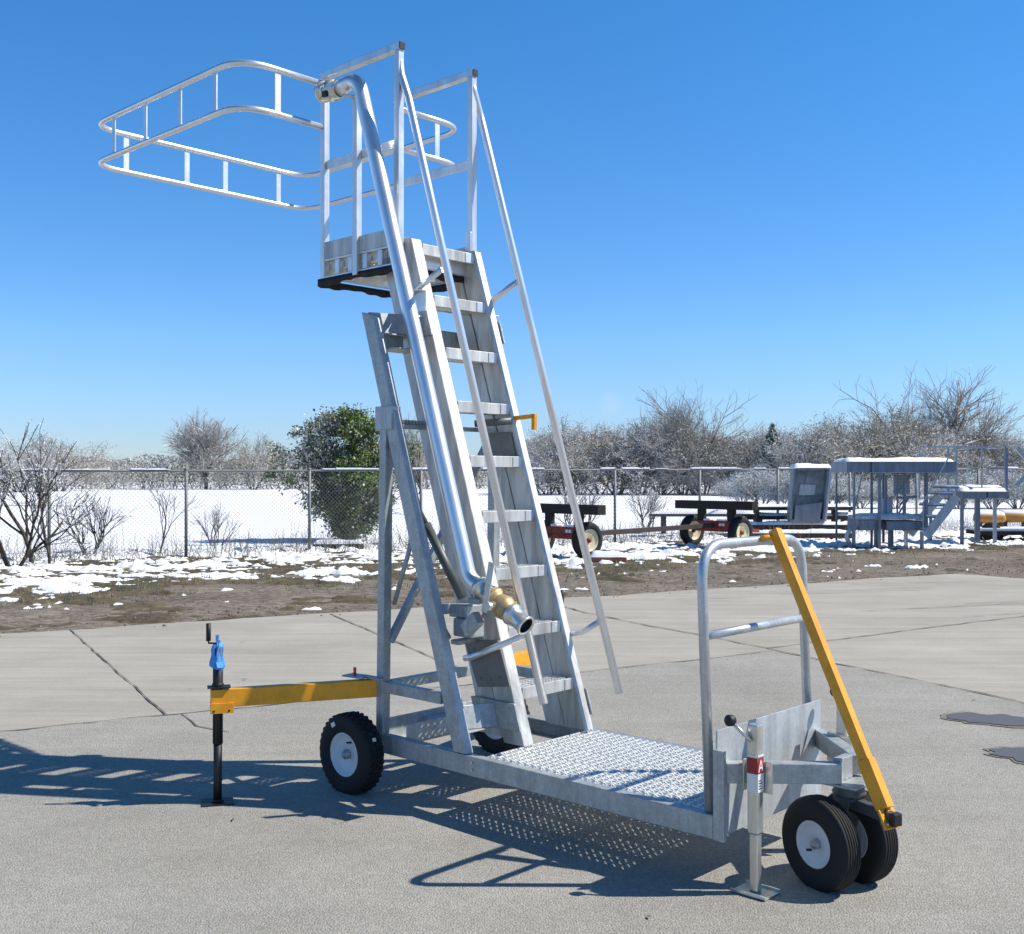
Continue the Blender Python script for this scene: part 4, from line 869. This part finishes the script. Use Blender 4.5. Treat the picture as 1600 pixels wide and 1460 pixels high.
variant('stemA', 61, 2.5, 'stemmy', [('snow', .75), ('leafo', .25)], 2200, .026, ('barkd', 'barkd'), snowp=.30, jitter=.12)
variant('stemB', 62, 2.5, 'stemmy', [('snow', .85), ('twig', .15)], 1500, .022, ('barkd', 'bark'), snowp=.30, jitter=.12)
variant('sapA', 63, 2.5, 'sapling', [('snow', 1.)], 250, .018, ('bark', 'bark'), snowp=.2, jitter=.04)
variant('sapB', 66, 2.5, 'sapling', [('snow', 1.)], 250, .018, ('bark', 'bark'), snowp=.2, jitter=.04)
def near_shrub(name, key, px, Y, topy, label, cat, wide=1., rz=0):
    q = B(px, 745, Y); s = B(px, topy, Y).z/2.5; place(name, key, (q.x, Y, .0), rz, (s*wide, s*wide, s), label, cat)
near_shrub('shrub', 'stemA', 22, 19.6, 690, 'dark multi-stemmed snowy shrub at the left edge of the picture', 'shrub', 1.0, 1)
near_shrub('young_tree', 'sapA', 52, 20.4, 628, 'tall bare young tree with long twigs beside the first fence post', 'tree', 1.3, 2)
near_shrub('young_tree', 'sapB', 78, 20.0, 690, 'shorter snow-dusted bare young tree leaning past the first fence post', 'tree', 1.2, .5)
near_shrub('shrub', 'stemB', 140, 22.0, 765, 'small bare thorny shrub between the first two fence posts', 'shrub', 1.2, .3)
near_shrub('sapling', 'sapB', 250, 22.6, 740, 'thin forked sapling just left of the second fence post', 'tree', 1.1, 3)
near_shrub('shrub', 'stemB', 335, 24.0, 782, 'stubby cut-back shrub right of the second fence post', 'shrub', .8, 2)
near_shrub('shrub', 'stemB', 905, 28.5, 745, 'bare bush at the fence above the left-hand wagon wheel', 'shrub', 1.1, 4)
near_shrub('shrub', 'stemA', 1010, 30.5, 752, 'snowy bare shrub at the fence between the two wagons', 'shrub', 1.1, 5)
# dry weeds poking through the snow along the fence
rg = np.random.default_rng(12); S = []
for k in range(3200):
    X = rg.uniform(-13, 16); Y = fenceY(X)+rg.normal(-.1, .8); q = np.array([X, Y, 0.]); h = rg.uniform(.08, .5)*(1.5 if rg.random() < .12 else 1)
    e = q+np.array([rg.normal(0, .12), rg.normal(0, .1), h]); S.append((*q, *e, .005, .003))
V, Fq = seg_mesh(S, 3); o = npmesh('dry_weeds', V, Fq, M['twigb']); o['kind'] = 'stuff'; o['label'] = 'dry weed stalks poking through the snow along the fence'; o['category'] = 'weeds'

# --- wagons
def bgwheel(parent, c, axis, R0, wd):
    wheel('wheel', c, axis, R0, wd, R0*.60, False, parent=parent, rimmat=M['rimc'], hub=M['red'])
wg = empty('wagon_chassis', (1.02, 22.25, 0), math.atan2(2.95, 3.58), 'long red farm wagon chassis with cream-rimmed wheels and black cross beams, right of the ladder', 'wagon')
LW = 4.64
for ax0, tag_ in ((0, ''), (LW, '')):
    for s_ in (-.70, .70): bgwheel(wg, (ax0, s_, .36), (0, 1, 0), .36, .19)
    MB().box((ax0-.07, -.60, .36), (ax0+.07, .60, .46)).build('axle', M['red'], wg, .01)
    MB().box((ax0-.10, -.52, .461), (ax0+.10, .42, .60)).build('axle_housing', M['red'], wg, .01)
    MB().box((ax0-.12, -1.12, .86), (ax0+.10, 1.12, 1.05)).build('bolster_beam', M['darkwood'], wg, .01)
    for s_ in (-.46, .40): MB().box((ax0-.06, s_-.09, .601), (ax0+.06, s_+.09, .859)).build('bolster_stake', M['darkwood'], wg, .01)
    MB().box((ax0-.095, -.40, .601), (ax0+.09, -.10, .64)).box((ax0-.1, .12, .601), (ax0+.09, .28, .65)).build('snow_load', M['snow'], wg, .02)
    MB().box((ax0-.1015, -.34, .49), (ax0-.1005, -.27, .55)).box((ax0-.1015, -.25, .49), (ax0-.1005, -.18, .55)).build('number_mark', M['white'], wg)
MB().bar((.08, 0, .42), (LW-.08, 0, .50), .09, .10).build('reach_pole', M['rust'], wg, .005)
MB().bar((LW+.1, 0, .45), (LW+1.9, .3, .30), .08, .08).build('drawbar', M['red'], wg, .005)
# snow lumps under wagons are part of snow sheet; planks
def plank(name, px0, px1, py0, Y, th, dep, mat, label, cat, snow=.05, rz=0):
    a = B(px0, 745, Y); b = B(px1, 745, Y); L = b.x-a.x; e = empty(name, ((a.x+b.x)/2, Y, .02), rz, label, cat)
    MB().box((-L/2, -dep/2, 0), (L/2, dep/2, th)).build('board', mat, e, .01)
    if snow: 
        mound('snow_cap', -L/2, L/2, -dep/2, dep/2, th, snow*1.25, e, int(px0))
plank('timber', 922, 978, 880, 20.7, .09, .3, M['wood'], 'short reddish timber under a white cap of snow, at the foot of the handrail', 'timber', .09)
plank('log', 490, 568, 862, 24.2, .12, .25, M['darkwood'], 'dark snow-capped log lying in front of the green bush', 'log', .06, .1)
plank('board', 545, 640, 855, 25.0, .07, .2, M['wood'], 'reddish board lying right of the green bush', 'board', 0)
# stacked steel sections behind wagon, running right to the shelter
st = [(1015, 1180, 803, 29.0, .07), (1160, 1330, 792, 29.2, .09), (1165, 1345, 806, 29.3, .10), (1150, 1350, 820, 28.6, .12), (1140, 1330, 833, 28.0, .12)]
lb = ['thin long steel bar at wagon height behind the drawbar', 'uppermost snow-capped steel section left of the shelter', 'second snow-capped steel section from the top left of the shelter', 'third long steel section from the top, under the tilted cab panel', 'lowest long steel section lying beside the steel shelter']
for (x0, x1, py, Y, t), l in zip(st, lb):
    a = B(x0, py, Y); b = B(x1, py, Y); e = empty('steel_section', ((a.x+b.x)/2, Y, 0), 0, l, 'steel beam', 'steel sections stored by the fence'); L = b.x-a.x
    z = a.z-t; MB().box((-L/2, -.15, z), (L/2, .15, z+t)).build('beam', M['rust'], e, .004)
    mound('snow_cap', -L/2+.05, L/2-.05, -.15, .15, z+t, .085, e, int(py))
    MB().box((-L/2+.3, -.1, -.03), (-L/2+.42, .1, z-.001)).box((L/2-.5, -.1, -.03), (L/2-.38, .1, z-.001)).build('support_block', M['darkwood'], e)
# tilted cab panel
YC = 28.4; e = empty('cab_panel', B(1265, 745, YC)*1, 0, 'tilted gray cab shell with dusty window, standing on the steel sections left of the shelter', 'cab'); ez = e.location.copy()
def q_(px, py, dy=0): v = B(px, py, YC); return (v.x-ez.x, dy, v.z-ez.z)
Wn = [q_(1240, 734), q_(1292, 732), q_(1284, 813), q_(1233, 813)]
e.location = ez
def loopframe(P, t, d0, d1):
    mb = MB()
    for i in range(4): mb.bar(Vector(P[i])+Vector((0, d0, 0)), Vector(P[(i+1)%4])+Vector((0, d0, 0)), t, d1, (0, 1, 0))
    return mb
loopframe(Wn, .06, 0, .35).build('cab_frame', M['bluesteel'], e, .005)
MB().add([(Vector(p)+Vector((0, .02, 0)))[:] for p in Wn]+[(Vector(p)+Vector((0, .05, 0)))[:] for p in Wn], [(0,1,2,3),(7,6,5,4),(0,4,5,1),(1,5,6,2),(2,6,7,3),(3,7,4,0)]).build('window_pane', M['glassy'], e)
MB().bar(q_(1296, 734, .3), q_(1287, 815, .3), .14, .6, (0, 1, 0)).build('side_panel', M['palesteel'], e, .005)
MB().bar(q_(1237, 778, .0), q_(1289, 777, .0), .07, .03, (0, 0, 1)).bar(q_(1262, 735, .0), q_(1252, 776, 0), .012, .012).build('window_bar', M['bluesteel'], e)
mound('snow_cap', q_(1237, 0)[0], q_(1296, 0)[0], -.2, .45, q_(0, 731.5)[2], .11, e, 6)
MB().add([q_(1250, 757, -.005), q_(1275, 758, -.005), q_(1272, 774, -.005), q_(1248, 774, -.005)], [(0,1,2,3)]).build('window_pane', M['palesteel'], e)
MB().add([q_(1240, 790, -.18), q_(1282, 785, -.18), q_(1278, 812, -.18), q_(1238, 812, -.18)], [(0,1,2,3)]).build('window_pane', M['bluesteel'], e)
# steel shelter A
YA = 25.3; e = empty('steel_shelter', (B(1385, 745, YA).x, YA, 0), 0, 'gray-blue steel frame shelter with snow on its flat roof beam and a bench rail below', 'steel frame'); ex = e.location.x
def A(px, py, dy=0): v = B(px, py, YA); return Vector((v.x-ex, dy, v.z))
def postA(px, py0, py1, t, dy=0, mat='bluesteel', name='post', par=None):
    p0 = A(px, py0, dy); p1 = A(px, py1, dy); MB().bar(p1, p0, t, t, (0, 1, 0)).build(name, M[mat], par or e, .003)
r0 = A(1316, 738); r1 = A(1484, 722)
MB().box((r0.x, -.35, r0.z), (A(1351, 0).x, .9, r1.z)).box((A(1351, 0).x+.01, -.4, r0.z), (r1.x, .95, r1.z)).box((r0.x+.5, -.45, r0.z-.03), (r1.x+.03, -.02, r0.z-.002)).build('roof_beam', M['bluesteel'], e, .006)
mound('snow_cap', r0.x+.02, r1.x-.02, -.42, .93, r1.z, .10, e, 2)
mound('snow_cap', A(1340, 0).x, A(1430, 0).x, -.27, .5, A(0, 806).z, .05, e, 9)
for px, t, dy, y1 in ((1328, .05, -.3, 848), (1321, .04, .7, 848), (1366, .06, -.35, 858), (1373, .05, .5, 856), (1438, .07, -.35, 828), (1394, .05, .6, 850), (1402, .03, .0, 810), (1431, .04, .7, 850)): postA(px, 739, y1, t, dy)
for px in (1336, 1372, 1394): postA(px, 828, 858 if px == 1372 else 855, .1 if px != 1336 else .07, .1, 'bluesteel', 'leg')
MB().box((A(1334, 0).x, -.3, A(0, 828).z), (A(1364, 0).x, .6, A(0, 812).z)).box((A(1376, 0).x, -.3, A(0, 828).z), (A(1434, 0).x, .6, A(0, 814).z)).build('bench_beam', M['bluesteel'], e, .005)
MB().box((A(1334, 0).x, -.28, A(0, 811.5).z), (A(1434, 0).x, .55, A(0, 806).z)).build('bench_plate', M['palesteel'], e, .005)
MB().box((A(1402, 0).x, .35, A(0, 773).z), (A(1428, 0).x, .36, A(0, 742).z)).build('louvre_panel', M['palesteel'], e)
mb = MB()
for k in range(6): zz = A(0, 744+k*5).z; mb.box((A(1402.5, 0).x, .33, zz-.004), (A(1427.5, 0).x, .349, zz+.004))
mb.build('louvre_slats', M['bluesteel'], e)
for b0_, b1_, t_, up_ in ((A(1402, 778, -.1), A(1430, 776, -.1), .05, (0, 0, 1)), (A(1402, 776, .2), A(1428, 742, .2), .02, (0, 0, 1)), (A(1408, 804, .2), A(1424, 780, .2), .03, (0, 0, 1)), (A(1342, 745, -.2), A(1330, 800, -.2), .025, (0, 1, 0)), (A(1384, 742, 0), A(1384, 806, 0), .05, (0, 1, 0)), (A(1407, 740, -.2), A(1407, 830, -.2), .035, (0, 1, 0))):
    MB().bar(b0_, b1_, t_, t_, up_).build('brace', M['bluesteel'], e)
MB().box((A(1380, 0).x, .1, A(0, 806).z), (A(1395, 0).x, .4, A(0, 780).z)).build('control_box', M['palesteel'], e, .01)
MB().tube(fillet([A(1324, 850, -.2), A(1318, 838, -.2), A(1324, 826, -.2), A(1334, 824, -.2)], .1), .05, 8).build('side_guard', M['palesteel'], e)
# steps from the ground to deck B
es = empty('steel_steps', (B(1465, 745, 25.0).x, 25.0, 0), 0, 'pale steel steps sloping up to the right from the shelter to the tall railed deck', 'steps'); exs = es.location.x
def S_(px, py, dy=0): v = B(px, py, 25.0); return Vector((v.x-exs, dy, v.z))
for dy, nm in ((-.25, 0), (.75, 1)): MB().bar(S_(1440, 838, dy), S_(1488, 776, dy), .03, .20, (0, 0, 1)).bar(S_(1434, 857, dy), S_(1434, 830, dy), .03, .17, (0, 1, 0)).build('stringer', M['palesteel'], es, .004)
for (px, py) in ((1446, 828), (1452, 808), (1462, 790), (1473, 772), (1482, 762)): 
    p = S_(px, py); MB().box((p.x-.12, -.22, p.z-.02), (p.x+.16, .72, p.z+.015)).box((p.x-.11, -.2, p.z+.0155), (p.x+.15, .7, p.z+.05), 1).build('step', [M['bluesteel'], M['snow']], es, .003)
MB().bar(S_(1436, 785, -.25), S_(1484, 700, -.25), .025, .025).bar(S_(1436, 785, -.25), S_(1436, 832, -.25), .025, .025, (0, 1, 0)).build('hand_rail', M['palesteel'], es)
# deck B with railing
YB = 26.4; eb = empty('railed_deck', (B(1530, 745, YB).x, YB, 0), 0, 'gray steel deck with tall guard rail and snowy floor, near the right edge', 'steel deck'); exb = eb.location.x
def D_(px, py, dy=0): v = B(px, py, YB); return Vector((v.x-exb, dy, v.z))
MB().box((D_(1496, 0).x, -.2, D_(0, 779).z), (D_(1533, 0).x, 1.2, D_(0, 769).z)).box((D_(1535, 0).x, -.2, D_(0, 778).z), (D_(1568, 0).x, 1.2, D_(0, 768).z)).build('deck_beam', M['bluesteel'], eb, .005)
mound('snow_cap', D_(1496, 0).x, D_(1568, 0).x, -.19, 1.18, D_(0, 768).z, .13, eb, 4)
for px, t, mt, dy in ((1503, .07, 'bluesteel', 0), (1508, .05, 'palesteel', .2), (1527, .10, 'bluesteel', 0), (1560, .07, 'palesteel', .2), (1474, .06, 'bluesteel', .8)): MB().bar(D_(px, 852, dy), D_(px, 779, dy), t, t, (0, 1, 0)).build('leg', M[mt], eb, .003)
for px, y0, t, mt, dy in ((1494, 697, .05, 'galv', 0), (1534, 697, .03, 'galv', 0), (1572, 698, .065, 'bluesteel', 0), (1458, 698, .035, 'palesteel', .9), (1467, 700, .03, 'palesteel', .9), (1489, 700, .05, 'galv', .3), (1520, 698, .03, 'palesteel', 1.0), (1539, 698, .025, 'palesteel', 1.0)): MB().bar(D_(px, 780, dy), D_(px, y0, dy), t, t, (0, 1, 0)).build('rail_post', M[mt], eb, .002)
MB().bar(D_(1456, 698, .4), D_(1573, 699, .4), .04, .04).bar(D_(1496, 731, 0), D_(1570, 731, 0), .03, .03).bar(D_(1456, 731, .9), D_(1490, 731, .9), .03, .03).bar(D_(1456, 725, .8), D_(1485, 702, .8), .025, .025).bar(D_(1573, 699, -.1), D_(1573, 699, 1.1), .04, .04).build('guard_rail', M['palesteel'], eb)
# orange tank units with snow
for (px, py, Yt, r, lab) in ((1546, 810, 28.2, .20, 'orange tank under thick snow, left one behind the railed deck'), (1585, 808, 28.6, .21, 'orange tank under thick snow at the right edge of the picture')):
    q = B(px, py, Yt); et = empty('orange_tank', (q.x, Yt, 0), 0, lab, 'tank', 'orange tanks in the snow'); r *= .68
    MB().lathe([(-.40, 0), (-.38, r*.7), (-.28, r), (.28, r), (.38, r*.7), (.40, 0)], (0, 0, q.z), (1, 0, 0), 20).build('tank_body', M['dullorange'], et)
    MB().lathe([(-.38, 0), (-.36, r*.7), (-.28, r*.9), (.28, r*.9), (.36, r*.7), (.38, 0)], (0, .02, q.z+r*.42), (1, 0, 0), 14).build('snow_cap', M['snow'], et)
    MB().box((-.3, -.1, -.02), (-.22, .1, q.z-r*.8)).box((.22, -.1, -.02), (.3, .1, q.z-r*.8)).build('tank_stand', M['rust'], et)
q = B(1575, 835, 27.8); et = empty('trailer', (q.x, 27.8, 0), 0, 'dark low trailer bed with wheels under the orange tanks', 'trailer')
MB().box((-.85, -.5, q.z), (1.0, .5, q.z+.10)).box((-.85, -.45, q.z+.101), (1.0, .45, q.z+.17), 1).build('trailer_bed', [M['darkwood'], M['snow']], et, .01)
for s in (-.55, .5): wheel('wheel', (s, -.3, .24), (0, 1, 0), .24, .15, .13, False, parent=et, rimmat=M['rust'])
for (x0, y0, x1, y1, lab) in ((1588, 700, 1606, 722, 'white slanting steel bar at the right edge, the upper one'), (1588, 760, 1606, 740, 'white slanting steel bar at the right edge, the lower one')):
    a = B(x0, y0, 25.5); b = B(x1, y1, 25.5); m_ = (a+b)/2
    e = empty('steel_bar', (m_.x+.5, 25.5, 0), 0, lab, 'bar', 'white bars at the right edge')
    MB().bar(a-Vector((m_.x+.5, 25.5, 0)), b-Vector((m_.x+.5, 25.5, 0))+(b-a)*2, .07, .07).build('bar', M['palesteel'], e)
    MB().bar((a+(b-a)*2.6)-Vector((m_.x+.5, 25.5, 0)), Vector((a.x+(b.x-a.x)*2.6-m_.x-.5, 0, -.05)), .07, .07, (0, 1, 0)).build('bar_post', M['palesteel'], e)
